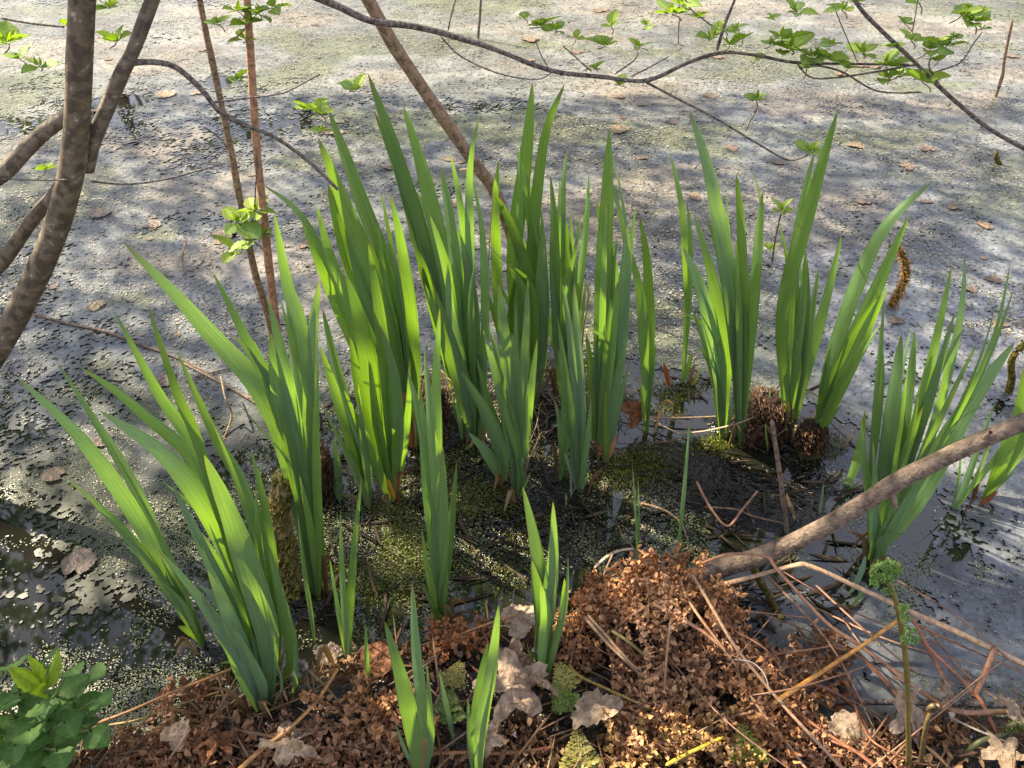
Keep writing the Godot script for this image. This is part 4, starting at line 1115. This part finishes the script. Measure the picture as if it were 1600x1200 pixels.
	# fallen leaves
	M["lobed"] = [lobed_leaf(5, 0.46, 0.20, 3.0), lobed_leaf(5, 0.40, 0.30, 31.0), lobed_leaf(3, 0.25, 0.16, 77.0), lobed_leaf(1, 0.3, 0.12, 12.0), lobed_leaf(1, 0.45, 0.05, 5.0), lobed_leaf(2, 0.4, 0.06, 44.0), lobed_leaf(3, 0.22, 0.06, 91.0)]
	fallen_leaf("largest pale crumpled leaf at the foot of the V-forked iris", 800, 1085, 112, 0, Vector3(0.5, 0.6, 0.2), 0.035)
	fallen_leaf("pale folded leaf overlapping the largest crumpled one", 838, 1075, 80, 1, Vector3(0.9, 2.2, -0.3), 0.04)
	fallen_leaf("pale curled leaf standing on edge behind the largest crumpled one", 800, 1040, 66, 1, Vector3(1.1, 0.2, 0.5), 0.03)
	fallen_leaf("grey crumpled leaf lying among orange fern", 928, 1118, 82, 2, Vector3(0.45, 4.0, 0.1), 0.03)
	fallen_leaf("flat pale brown leaf in the litter at the bottom edge", 458, 1172, 92, 0, Vector3(0.2, 3.3, 0.1), 0.02)
	fallen_leaf("small cream leaf near the shrub in the litter", 280, 1160, 44, 2, Vector3(0.3, 1.0, 0.3), 0.02)
	fallen_leaf("brownish leaf lying beside the small cream leaf", 345, 1172, 56, 1, Vector3(0.2, 2.0, -0.3), 0.015, "brown_leaf")
	fallen_leaf("pale leaf tucked behind the V-forked iris", 812, 980, 58, 2, Vector3(0.3, 0.4, 0.2), 0.02)
	fallen_leaf("tan leaf lying under the slim young iris", 590, 1045, 64, 3, Vector3(0.2, 1.2, 0.0), 0.015, "brown_leaf")
	fallen_leaf("dull leaf lying beside the slim young iris at the waterline", 520, 1035, 46, 3, Vector3(0.1, 2.8, 0.1), 0.01, "sodden_leaf")
	fallen_leaf("big pale torn leaf behind the green fern shoot", 1415, 1128, 92, 0, Vector3(0.7, 1.4, 0.4), 0.03)
	fallen_leaf("pale curled leaf on the waterline stick", 1470, 1095, 60, 1, Vector3(0.9, 0.5, -0.4), 0.04)
	fallen_leaf("white-grey leaf at the very corner of the bank", 1580, 1128, 62, 1, Vector3(0.5, 2.5, 0.5), 0.03)
	fallen_leaf("tan leaf flat under the dark red stalks", 1320, 1150, 72, 2, Vector3(0.2, 3.5, 0.1), 0.015, "dead_leaf")
	fallen_leaf("brown leaf in the bottom corner under the fiddlehead", 1560, 1185, 66, 0, Vector3(0.3, 4.4, 0.1), 0.02)
	fallen_leaf("curled leaf shadowed behind the bottom blades", 760, 1165, 54, 1, Vector3(0.4, 1.1, 0.4), 0.02)
	fallen_leaf("curled tan leaf on edge beside the glowing two-bladed iris", 990, 655, 46, 2, Vector3(1.0, 0.8, 0.3), 0.03, "brown_leaf")
	fallen_leaf("dull leaf curled in mud below the V-spread iris", 935, 715, 30, 1, Vector3(0.9, 2.0, 0.2), 0.02, "brown_leaf")
	fallen_leaf("leaf bit stuck by the upright pale-bladed iris", 935, 700, 22, 2, Vector3(0.5, 1.0, 0.5), 0.02, "dead_leaf")

func build_moss_and_tufts() -> void:
	# mossy stump
	var base := on_ground(452, 918)
	var pts := at_z([[466, 938], [450, 905], [446, 858], [434, 812], [442, 770], [450, 740]], base.z + 0.01, base.z - 0.02)
	var o := thing("mossy_stump", "short stump wrapped in straw-coloured moss between leaning iris clumps", "stump", base)
	var p := smooth_path(pts, 6)
	part("wood", tube(p, size_at(base, 26) * 0.5, size_at(base, 16) * 0.5, 12, 0.5, 1.0, base, Color.WHITE, true), M.moss_bark, o)
	fuzz(o, "moss", p, size_at(base, 15), 4200, 0.013, 1.3, Color(0.34, 0.28, 0.09), Color(0.20, 0.20, 0.04))
	fuzz(o, "moss", PackedVector3Array([p[p.size() - 4], p[p.size() - 14], p[p.size() - 9]]), size_at(base, 14), 900, 0.02, 1.6, Color(0.42, 0.33, 0.14), Color(0.24, 0.21, 0.06))
	var where: Array[Transform3D] = []
	var tint := PackedColorArray()
	# brown root mounds under the far clumps, and a dark rootstock beside the mossy stump
	for s in [["brown fibrous root mound standing between two tall iris clumps", 1194, 668, 38, 0.075], ["small brown root mound at the foot of the wide iris fan", 1266, 692, 20, 0.045], ["dark brown rootstock beside the tiny pair of shoots", 508, 770, 20, 0.10], ["dark root clod under the tallest sweeping iris", 672, 660, 34, 0.09]]:
		base = on_ground(s[1], s[2])
		o = thing("root_mound", s[0], "root mound", base, "clods of old iris root")
		var r0 := size_at(base, s[3])
		part("clod", tube(smooth_path([base + Vector3(0, -0.02, 0), base + Vector3(0.004, s[4] * 0.5, 0), base + Vector3(0, s[4], -0.01)], 7), r0 * 0.85, r0 * 0.45, 16, 0.7, 1.0, base, Color.WHITE, true), M.mud_clod, o)
		where = []
		tint = PackedColorArray()
		for i in 2600:
			var a := rng.randf() * TAU
			var y: float = rng.randf() * s[4]
			var r: float = r0 * rng.randf_range(0.6, 1.2) * (1.1 - 0.45 * y / s[4]) * (1.0 + 0.5 * noise_c.get_noise_2d(cos(a) * 25.0 + s[1], sin(a) * 25.0 + y * 300.0))
			var d := Vector3(cos(a), 0, sin(a))
			var sz := rng.randf_range(0.004, 0.016)
			where.append(Transform3D(towards(d + Vector3(rng.randfn() * 0.7, -1.1 + rng.randfn() * 0.6, rng.randfn() * 0.7), Vector3(0.9, 0.3, 0.2), rng.randf() * 6.0).scaled(Vector3(sz * 0.22, sz * 0.22, sz * 1.3)), d * r + Vector3(0, y * 1.06, 0)))
			var c := Color(0.05, 0.028, 0.015).lerp(Color(0.20, 0.11, 0.055), rng.randf() * rng.randf()) * rng.randf_range(0.6, 1.3)
			c.a = 1.0
			tint.append(c)
		scatter("fibres", curl(0.4), M.litter, where, tint, o)
	# dry grass tussock
	base = on_ground(850, 612)
	o = thing("dry_grass_tussock", "tussock of limp straw-coloured grass around the tall dense iris", "grass tussock", base)
	for i in 150:
		var a := rng.randf() * TAU
		var r := rng.randf_range(0.02, 0.17)
		var b := base + Vector3(cos(a) * r * 1.1, 0.01, sin(a) * r * 0.7 + 0.02)
		b.y = maxf(0.0, ground_h(b.x, b.z))
		var out := rng.randf() * TAU
		var l := rng.randf_range(0.05, 0.16)
		var d := Vector3(cos(out), 0, sin(out) * 0.8)
		var h := rng.randf_range(0.01, 0.09)
		var path := smooth_path([b, b + d * l * 0.4 + Vector3(0, h, 0), b + d * l * 0.8 + Vector3(rng.randfn() * 0.015, h * 0.7, rng.randfn() * 0.015), b + d * l * 1.2 + Vector3(0, 0.004, 0)], 4)
		var c := Color(0.22, 0.15, 0.08).lerp(Color(0.36, 0.27, 0.15), rng.randf()) * rng.randf_range(0.6, 1.2)
		part("grass_blade", tube(path, rng.randf_range(0.001, 0.0018), 0.0006, 4, 0.0, 0.5, base, c), M.stalk, o)
	for s in [[[718, 265], [735, 268], [728, 300], [740, 350], [765, 385], [800, 420]], [[770, 300], [764, 400], [762, 470], [766, 560]]]:
		part("grass_blade", tube(smooth_path(at_z(s, base.z + 0.03), 5), 0.003, 0.0015, 5, 0.1, 0.4, base, Color(0.40, 0.28, 0.16)), M.stalk, o)
	part("grass_blade", tube(smooth_path(at_z([[914, 440], [920, 460], [912, 510], [908, 560], [906, 600]], base.z + 0.05), 5), 0.0025, 0.003, 5, 0.2, 0.7, base, Color(0.42, 0.35, 0.18)), M.stalk, o)

func build_shrub() -> void:
	var root := on_ground(66, 1195)
	var o := thing("young_elder_shrub", "low leafy green shrub with toothed compound leaves in the bottom corner", "shrub", root)
	var ends := [[22, 1036, 0.0], [70, 1030, -0.03], [108, 1046, 0.02], [150, 1092, 0.03], [10, 1100, 0.03], [128, 1062, -0.02], [60, 1098, 0.05], [100, 1128, 0.06], [24, 1162, 0.07], [88, 1172, 0.08], [46, 1140, 0.07], [-10, 1130, 0.03], [-8, 1062, 0.0], [140, 1140, 0.05]]
	for e in ends:
		var end := on_z(e[0], e[1], root.z + e[2])
		var mid := root.lerp(end, 0.5) + Vector3(0, 0.02, 0)
		var p := smooth_path([root, mid, end], 6)
		part("leaf_stalk", tube(p, 0.0022, 0.0012, 5, 0.05, 1.0, root, Color(0.17, 0.22, 0.07)), M.stalk, o)
		var t := (end - mid).normalized()
		t.y *= 0.4
		t = (t + Vector3(0, 0, 0.25)).normalized()
		var s := size_at(end, 58)
		for k in 5:
			var at: Vector3 = end if k == 0 else p[p.size() - 2 - 3 * ((k + 1) / 2)]
			var sd := t.cross(Vector3.UP).normalized() * (1.0 if k % 2 == 0 else -1.0)
			var d := t if k == 0 else (sd + t * 0.55)
			d.y += rng.randf_range(-0.15, 0.3)
			var leaf := part("leaf", broad_leaves[5 + rng.randi() % 2], M.leaf, o)
			leaf.transform = Transform3D(towards(d, Vector3.UP, rng.randf_range(-0.3, 0.3)).scaled(Vector3.ONE * s * rng.randf_range(0.75, 1.1)), at - root)
	for k in 5:
		var bud := part("young_leaf", broad_leaves[4], M.leaf, o)
		bud.transform = Transform3D(towards(Vector3(rng.randfn() * 0.4, 1, rng.randfn() * 0.4), Vector3(0, 0, 1), rng.randf() * 6.0).scaled(Vector3.ONE * 0.05), on_z(70, 1082, root.z + 0.04) - root)

func frill(o: Node3D, path: PackedVector3Array, size: float, n: int, c: Color) -> void:   # small soft leaflets along an unrolling fern
	var where: Array[Transform3D] = []
	var tint := PackedColorArray()
	for i in n:
		var q := path[rng.randi() % path.size()]
		var d := Vector3(rng.randfn(), rng.randfn() * 0.6 + 0.1, rng.randfn() * 0.7).normalized()
		var s := size * rng.randf_range(0.5, 1.1)
		where.append(Transform3D(towards(d, Vector3.UP, rng.randf() * 6.0).scaled(Vector3(s * 0.7, s, s)), q + d * size * rng.randf_range(0.2, 1.6) - o.position))
		var cc := c * rng.randf_range(0.7, 1.3)
		cc.a = 1.0
		tint.append(cc)
	scatter("leaflets", curl(0.6), M.canopy_leaf, where, tint, o)

func build_fern_shoots() -> void:
	var z := on_ground(1419, 1205).z
	var green := Color(0.15, 0.24, 0.05)
	var pts := at_z([[1420, 1215], [1419, 1130], [1417, 1050], [1409, 985], [1400, 940], [1388, 906]], z, z - 0.03)
	var o := thing("fern_shoot", "tall green fern shoot with a frilly unrolling tip before the log", "fern", pts[0])
	part("stem", tube(smooth_path(pts, 6), 0.0035, 0.0026, 7, 0.15, 1.0, o.position, Color(0.20, 0.17, 0.05)), M.stalk, o)
	var tip: Vector3 = pts[5]
	var sp := PackedVector3Array()
	var r := size_at(tip, 24)
	for i in 26:
		var a := -0.6 + i * 0.33
		sp.append(tip + Vector3(-r * 0.6, r * 0.9, 0) + Vector3(cos(a), sin(a), 0.12 * i / 26.0) * r * (1.0 - i / 34.0))
	part("curled_tip", tube(sp, 0.0032, 0.0018, 6, 0.1, 1.0, o.position, green), M.stalk, o)
	frill(o, sp, r * 0.17, 760, Color(0.17, 0.29, 0.08))
	frill(o, PackedVector3Array([pts[5], (pts[5] + pts[4]) * 0.5 + Vector3(-r * 0.3, 0, 0), pts[5] + Vector3(-r * 0.8, -r * 0.3, 0)]), r * 0.2, 220, Color(0.17, 0.29, 0.08))
	frill(o, PackedVector3Array([on_z(1414, 965, z), on_z(1422, 985, z), on_z(1430, 1000, z), on_z(1416, 1000, z), on_z(1412, 950, z)]), r * 0.2, 330, Color(0.17, 0.29, 0.08))
	for f in [["short brown fiddlehead beside the tall green fern shoot", [[1436, 1205], [1442, 1165], [1448, 1130], [1456, 1110]], 10, Color(0.14, 0.10, 0.04)], ["thick olive fiddlehead curled in the bottom corner", [[1500, 1185], [1530, 1160], [1560, 1150], [1578, 1142]], 16, Color(0.12, 0.13, 0.04)]]:
		z = on_ground(f[1][0][0], f[1][0][1]).z
		pts = at_z(f[1], z, z - 0.02)
		o = thing("fiddlehead", f[0], "fern", pts[0])
		part("stem", tube(smooth_path(pts, 6), 0.0036, 0.003, 7, 0.3, 1.0, o.position, f[3]), M.stalk, o)
		tip = pts[3]
		sp = PackedVector3Array()
		r = size_at(tip, f[2])
		for i in 24:
			var a := -0.6 + i * 0.36
			sp.append(tip + Vector3(0, r * 0.6, 0) + Vector3(cos(a), sin(a), 0.2 * i / 24.0) * r * (1.0 - i / 28.0))
		part("curled_tip", tube(sp, 0.0035, 0.002, 7, 0.4, 1.0, o.position, f[3]), M.stalk, o)
		frill(o, sp, r * 0.28, 160, f[3] * 1.3)
	# living and yellowing fern leaves low in the litter
	for f in [["yellowing fern leaf at the foot of the V-forked iris", 880, 1058, 44, Color(0.42, 0.36, 0.08)], ["green fern leaf under the yellowing one", 878, 1090, 46, Color(0.16, 0.22, 0.03)], ["dim green fern leaf behind the thin grey shoot", 700, 1105, 52, Color(0.10, 0.14, 0.02)],
			["yellow-green fern leaf at the bottom beside the dark red stalks", 1165, 1165, 60, Color(0.32, 0.34, 0.05)], ["olive fern leaf in the litter under the torn blade", 712, 1055, 40, Color(0.26, 0.22, 0.05)], ["yellow-green fern leaf at the bottom under the pale leaves", 905, 1175, 60, Color(0.26, 0.22, 0.05)]]:
		var c := on_ground(f[1], f[2], 0.03)
		o = thing("fern_leaf", f[0], "fern", c, "living fern leaves in the litter")
		var l := size_at(c, f[3])
		var axis := Vector3(rng.randf_range(-0.6, 0.6), 0.3, -1.0).normalized()
		var rib := PackedVector3Array([c - axis * l * 0.5, c, c + axis * l * 0.5])
		part("midrib", tube(rib, 0.0014, 0.0007, 5, 0.0, 1.0, c, f[4]), M.stalk, o)
		var where: Array[Transform3D] = []
		var tint := PackedColorArray()
		for i in 18:
			var k := i / 17.0
			for s in [-1.0, 1.0]:
				var sd: Vector3 = (axis.cross(Vector3.UP) * s + axis * 0.35 + Vector3(0, 0.15 + rng.randf_range(-0.2, 0.2), 0)).normalized()
				var pl := l * 0.42 * (1.05 - k) + 0.004
				for j in 6:
					var q := rib[0].lerp(rib[2], k) + sd * pl * (j + 0.5) / 6.0
					var sz := pl * 0.22
					where.append(Transform3D(towards(sd + axis * rng.randf_range(-1.0, 1.0), Vector3.UP, rng.randfn() * 0.4).scaled(Vector3(sz * 1.3, sz * 0.6, sz * 1.5)), q - c))
					var cc: Color = f[4] * rng.randf_range(0.75, 1.25)
					cc.a = 1.0
					tint.append(cc)
		scatter("leaflets", curl(0.2), M.canopy_leaf, where, tint, o)

# ---------------------------------------------------------------- things afloat
const POND_MARKS := {"the grey trunk": Vector2(90, 350), "the red sapling": Vector2(400, 250), "the leaning tan stem": Vector2(660, 140), "the far twig": Vector2(750, 30), "the stray bent blades": Vector2(965, 290), "the far seedling": Vector2(1220, 330), "the drooping branch": Vector2(1480, 150),
	"the mossy hooked twig": Vector2(1405, 430), "the pale stake": Vector2(1570, 90), "the dark stub": Vector2(1558, 246), "the pale curled stalk": Vector2(288, 400), "the long floating twig": Vector2(200, 530), "the low leaning tips": Vector2(80, 620), "the branch fork": Vector2(1010, 126), "the tree's thin limb": Vector2(190, 115), "the crusted twig": Vector2(1585, 570)}
const BANK_MARKS := {"the log": Vector2(1150, 890), "the amber stalk": Vector2(1290, 1046), "the fern shoot": Vector2(1416, 1000), "the buff stalk's end": Vector2(1560, 1010), "the straight brown stalk": Vector2(1170, 1040), "the waterline stick": Vector2(1320, 1097), "the corner leaves": Vector2(1500, 1120), "the copper heap": Vector2(1060, 950), "the buff stalk's bend": Vector2(1268, 888)}

func between(px: float, py: float, marks: Dictionary) -> String:
	var names := marks.keys()
	names.sort_custom(func(a, b): return marks[a].distance_squared_to(Vector2(px, py)) < marks[b].distance_squared_to(Vector2(px, py)))
	return "%s and %s" % [names[0], names[1]]
func build_floating() -> void:
	for f in [["big curled brown leaf floating among the tips of the dark leaning iris", 258, 592, 66, 5, "sodden_leaf"], ["long tan leaf adrift beside the lowest leaning tips", 88, 742, 60, 4, "tawny_leaf"], ["pinkish brown sunken leaf nearest the shrub", 120, 885, 92, 4, "sodden_leaf"],
			["pale brown leaf floating under the grey tree's curved trunk", 155, 690, 46, 6, "sodden_leaf"], ["round tan leaf floating close to the red stem's lower leaf tuft", 352, 366, 54, 6, "tawny_leaf"], ["pinkish leaf afloat beside the tree trunk's bend", 158, 330, 60, 4, "sodden_leaf"],
			["dull pink leaf afloat between trunk and pale curled stalk", 235, 350, 44, 4, "sodden_leaf"], ["orange-brown leaf floating behind the narrow stray iris", 968, 201, 48, 6, "tawny_leaf"], ["brown leaf floating alone in open film past the seedling", 1492, 323, 36, 6, "tawny_leaf"], ["dark thin leaf floating beyond the long outward blade", 1350, 316, 42, 4, "sodden_leaf"],
			["tan blotched leaf adrift past the mossy hooked twig", 1540, 352, 40, 5, "tawny_leaf"], ["faint brown leaf beneath the drooping branch's middle", 1450, 232, 36, 6, "sodden_leaf"], ["brown leaf among pale film under the far seedling", 1338, 226, 40, 6, "tawny_leaf"], ["golden leaf scrap floating near the tall iris with broad pointed blade", 1085, 306, 40, 5, "tawny_leaf"],
			["brown leaf floating between the leaning stem and the stray iris", 1050, 190, 28, 6, "sodden_leaf"], ["small orange leaf floating near the top of the leaning stem", 1004, 246, 28, 5, "tawny_leaf"], ["faded leaf adrift near the water's blue patch", 1460, 602, 34, 4, "tawny_leaf"], ["pinkish leaf drifting beside the yellow backlit blade", 1400, 500, 34, 6, "sodden_leaf"],
			["brown leaf afloat by the thin twig on the trunk's far side", 262, 145, 52, 4, "tawny_leaf"], ["tawny leaf afloat under the overhanging branch's start", 520, 205, 46, 6, "sodden_leaf"], ["yellowish weed patch afloat above the dark leaning iris", 150, 478, 44, 5, "tawny_leaf"], ["tan leaf floating between the red stem and the tallest iris", 480, 382, 44, 6, "sodden_leaf"],
			["light brown leaf at the far top beneath the twig leaves", 830, 62, 40, 6, "tawny_leaf"], ["brown leaf adrift behind the grey trunk, low on the film", 30, 452, 58, 4, "sodden_leaf"]]:
		fallen_leaf(f[0], f[1], f[2], f[3], f[4], Vector3(rng.randfn() * 0.03, rng.randf() * TAU, rng.randfn() * 0.03), 0.006, f[5], "floating_leaf")
	for i in 70:
		var px := rng.randf_range(-20, 1620)
		var py := rng.randf_range(10, 640)
		if px > 480 and px < 1340 and py > 330:
			continue
		var hue: String = "grey-brown" if i % 3 else "tawny"
		fallen_leaf("small %s sodden leaf between %s" % [hue, between(px, py, POND_MARKS)], px, py, rng.randf_range(16, 40), 4 + rng.randi() % 3, Vector3(rng.randfn() * 0.03, rng.randf() * TAU, rng.randfn() * 0.03), 0.0045, "sodden_leaf" if i % 3 else "tawny_leaf", "floating_leaf")
	# dust, bud scales and flakes held in the film
	var where: Array[Transform3D] = []
	var tint := PackedColorArray()
	while where.size() < 170000:
		var t := rng.randf()
		var z := -0.75 - 5.2 * pow(t, 1.25)
		var x := rng.randf_range(-1.0, 1.0) * (0.75 - z * 0.78)
		var n := noise_a.get_noise_2d(x * 30.0, z * 40.0)
		var near := smoothstep(-1.5, -1.0, z)
		var keep := clampf(0.62 + n * 1.1 - 0.35 * near - 0.7 * open_water(x, z), 0.03, 1.0)
		if rng.randf() > keep:
			continue
		var s := rng.randf_range(0.0024, 0.0062) * lerpf(1.0 + 0.10 * maxf(0.0, -z - 1.5), 0.5, smoothstep(-1.7, -1.15, z))
		where.append(Transform3D(Basis.from_euler(Vector3(rng.randfn() * 0.07, rng.randf() * TAU, rng.randfn() * 0.07)).scaled(Vector3(s, s, s * rng.randf_range(0.6, 1.7))), Vector3(x, 0.0032 + rng.randf() * 0.0012, z)))
		var k := rng.randf()
		var c := Color(0.19, 0.19, 0.185)
		if k < 0.30:
			c = Color(0.22, 0.18, 0.12)
		elif k < 0.55:
			c = Color(0.030, 0.030, 0.024)
		elif k < 0.68:
			c = Color(0.14, 0.145, 0.05)
		elif k < 0.74:
			c = Color(0.29, 0.285, 0.27)
		c = c * rng.randf_range(0.7, 1.25)
		c.a = 1.0
		tint.append(c)
	scatter("pond_film_flakes", flake(5, 0.35, 0.02), M.scum, where, tint, self)
	# duckweed on the near dark water and over the mud
	where = []
	tint = PackedColorArray()
	while where.size() < 60000:
		var q := on_y(rng.randf_range(-120, 1720), rng.randf_range(560, 1230), 0.0)
		var h := ground_h(q.x, q.z)
		if h > 0.03:
			continue
		var n := noise_a.get_noise_2d(q.x * 50.0 + 500.0, q.z * 60.0) + 0.5 * noise_a.get_noise_2d(q.x * 190.0, q.z * 190.0)
		var want := 0.20 + n * 1.1
		if q.x > 0.35 and q.z > -1.5:
			want -= 0.34
		if rng.randf() > want:
			continue
		var s := rng.randf_range(0.0013, 0.0030)
		where.append(Transform3D(Basis.from_euler(Vector3(rng.randfn() * 0.1, rng.randf() * TAU, rng.randfn() * 0.1)).scaled(Vector3(s, s, s * 0.8)), Vector3(q.x, maxf(h, 0.0) + 0.0034, q.z)))
		var c := Color(0.13, 0.15, 0.05).lerp(Color(0.21, 0.21, 0.10), rng.randf()) * rng.randf_range(0.3, 1.1)
		c.a = 1.0
		tint.append(c)
	scatter("duckweed", flake(6, 0.15, 0.05), M.duckweed, where, tint, self)
	# moss and slime on the mud
	where = []
	tint = PackedColorArray()
	var seeds := []
	for s in [[600, 850, 90, 60], [720, 740, 70, 50], [620, 810, 60, 40], [770, 800, 80, 40], [1060, 620, 60, 25], [990, 730, 60, 30], [1230, 700, 60, 20], [560, 900, 90, 50], [350, 1030, 40, 30], [1135, 700, 50, 16], [700, 880, 120, 60]]:
		seeds.append(s)
	while where.size() < 28000:
		var s: Array = seeds[rng.randi() % seeds.size()]
		var q := on_ground(s[0] + rng.randfn() * s[2] * 0.6, s[1] + rng.randfn() * s[3] * 0.6)
		var n := noise_a.get_noise_2d(q.x * 120.0, q.z * 120.0)
		if rng.randf() > 0.45 + n * 1.4:
			continue
		var sz := rng.randf_range(0.0018, 0.0045)
		where.append(Transform3D(any_turn().scaled(Vector3(sz, sz, sz)), Vector3(q.x, maxf(0.0, ground_h(q.x, q.z)) + rng.randf() * 0.004, q.z)))
		var c := Color(0.11, 0.13, 0.025).lerp(Color(0.33, 0.34, 0.07), rng.randf() * rng.randf()) * rng.randf_range(0.3, 1.2)
		c.a = 1.0
		tint.append(c)
	scatter("mud_moss", flake(5, 0.3, 0.3), M.moss, where, tint, self)
	# loose stems and rootlets sunk in the black mud
	where = []
	tint = PackedColorArray()
	while where.size() < 350:
		var q := on_ground(rng.randf_range(470, 1330), rng.randf_range(590, 980))
		q.y = maxf(0.0, ground_h(q.x, q.z)) + rng.randf() * 0.006
		var w := rng.randf_range(0.0006, 0.0018)
		where.append(Transform3D(Basis.from_euler(Vector3(rng.randfn() * 0.12, rng.randf() * TAU, rng.randf())) * Basis.from_scale(Vector3(w, w, rng.randf_range(0.015, 0.06))), q))
		var c := Color(0.03, 0.02, 0.012).lerp(Color(0.16, 0.11, 0.06), rng.randf() * rng.randf()) * rng.randf_range(0.6, 1.2)
		c.a = 1.0
		tint.append(c)
	scatter("sunken_stems", tube(PackedVector3Array([Vector3(0, 0, -0.5), Vector3(2.2, 0.9, -0.2), Vector3(-1.6, 1.2, 0.2), Vector3(0, 0, 0.5)]), 1.0, 0.6, 4, 0.0), M.litter, where, tint, self)

# ---------------------------------------------------------------- the scene
func _ready() -> void:
	var cam := Camera3D.new()
	cam.name = "camera"
	cam.position = Vector3(0, CAM_Y, 0)
	cam.rotation_degrees = Vector3(-PITCH, 0, 0)
	cam.fov = FOV
	cam.near = 0.02
	cam.far = 120.0
	add_child(cam)
	cam.current = true
	var sky_mat := ProceduralSkyMaterial.new()
	sky_mat.sky_top_color = Color(0.57, 0.60, 0.70)
	sky_mat.sky_horizon_color = Color(0.93, 0.93, 0.95)
	sky_mat.sky_curve = 0.16
	sky_mat.ground_bottom_color = Color(0.22, 0.21, 0.17)
	sky_mat.ground_horizon_color = Color(0.55, 0.55, 0.50)
	sky_mat.sky_energy_multiplier = 0.82
	var clouds := grain_image(1024, 512, 0.006, 5, 17)
	sky_mat.sky_cover = ramp(clouds, [0.0, 0.48, 0.66, 1.0], [Color.BLACK, Color.BLACK, Color(0.42, 0.42, 0.42), Color(0.6, 0.6, 0.6)])
	var env := Environment.new()
	env.background_mode = Environment.BG_SKY
	env.sky = Sky.new()
	env.sky.sky_material = sky_mat
	env.ambient_light_source = Environment.AMBIENT_SOURCE_SKY
	env.tonemap_mode = Environment.TONE_MAPPER_LINEAR
	env.tonemap_exposure = 4.05
	env.sdfgi_enabled = true
	env.ssao_enabled = true
	env.ssil_enabled = true
	var we := WorldEnvironment.new()
	we.name = "world"
	we.environment = env
	add_child(we)
	var sun := DirectionalLight3D.new()
	sun.name = "sun"
	sun.light_energy = 1.6
	sun.light_color = Color(1.0, 0.95, 0.84)
	sun.light_angular_distance = 0.6
	sun.shadow_enabled = true
	add_child(sun)
	sun.look_at_from_position(Vector3.ZERO, SUN_DIR, Vector3.UP)

	rng.seed = 20240
	noise_a.seed = 4
	noise_a.frequency = 0.05
	noise_a.fractal_octaves = 4
	noise_b.seed = 8
	noise_b.frequency = 0.05
	noise_b.fractal_octaves = 3
	noise_c.seed = 15
	noise_c.frequency = 0.05
	noise_c.fractal_octaves = 2
	for q in [[-500, 1240], [-250, 1225], [0, 1195], [150, 1162], [250, 1128], [330, 1092], [425, 1086], [520, 1048], [600, 1010], [690, 985], [780, 975], [870, 958], [905, 915], [1000, 893], [1090, 905], [1150, 950], [1190, 1010], [1225, 1065], [1250, 1112], [1300, 1142], [1420, 1122], [1520, 1106], [1620, 1112], [1900, 1130]]:
		var p := on_y(q[0], q[1], 0.0)
		bank_poly.append(Vector2(p.x, p.z))
	bank_poly.append(Vector2(1.9, 0.9))
	bank_poly.append(Vector2(-1.9, 0.9))
	for s in [[700, 780, 0.34, 0.20, 0.010], [590, 850, 0.20, 0.13, 0.006], [850, 625, 0.22, 0.14, 0.020], [1140, 770, 0.28, 0.17, 0.008], [1190, 665, 0.12, 0.07, 0.02], [1265, 692, 0.10, 0.06, 0.018], [1010, 720, 0.20, 0.12, 0.008], [690, 660, 0.18, 0.12, 0.012], [460, 930, 0.10, 0.08, 0.008],
			[1060, 610, 0.09, 0.05, 0.004], [960, 830, 0.28, 0.12, 0.004], [-190, 870, 0.16, 0.14, 0.05], [345, 1010, 0.08, 0.06, 0.01], [1370, 870, 0.07, 0.05, 0.004], [820, 870, 0.3, 0.1, 0.003]]:
		var p := on_y(s[0], s[1], 0.0)
		mud_spots.append([p.x, p.z, s[2], s[3], s[4]])
	for s in [[1425, 850, 60, 60], [1515, 870, 45, 40], [1440, 960, 70, 40], [1330, 1010, 90, 60], [1280, 930, 70, 50], [360, 990, 70, 60], [1570, 640, 30, 20], [150, 160, 120, 30], [260, 60, 90, 40], [70, 400, 80, 40], [330, 130, 50, 30], [1130, 860, 140, 80]]:
		var p := on_y(s[0], s[1], 0.0)
		dark_spots.append([p.x, p.z, size_at(p, s[2]), size_at(p, s[3]) * 1.4])
	make_materials()
	bark("mud_clod", Color(0.12, 0.08, 0.05), Color(0.22, 0.14, 0.09), Color(0.34, 0.22, 0.14), 14.0, 0.9, 0.8)
	broad_leaves = [broad_leaf(0.74, 0.25, 0.10, 0.03, Color(0.36, 0.47, 0.13)), broad_leaf(0.66, 0.4, 0.02, 0.03, Color(0.39, 0.48, 0.12)), broad_leaf(0.76, 0.2, 0.16, 0.04, Color(0.33, 0.44, 0.15)), broad_leaf(0.66, 0.45, -0.06, 0.03, Color(0.34, 0.44, 0.09)),
		broad_leaf(0.34, 1.1, -0.15, 0.05, Color(0.36, 0.46, 0.05)), broad_leaf(0.72, 0.16, 0.10, 0.07, Color(0.13, 0.25, 0.07)), broad_leaf(0.76, 0.2, 0.06, 0.07, Color(0.15, 0.27, 0.075))]

	build_pond()
	build_ground()
	build_tree()
	build_far_trees()
	build_irises()
	build_branches()
	build_shrub()
	build_ferns()
	build_fern_shoots()
	build_moss_and_tufts()
	build_bank_litter()
	build_floating()
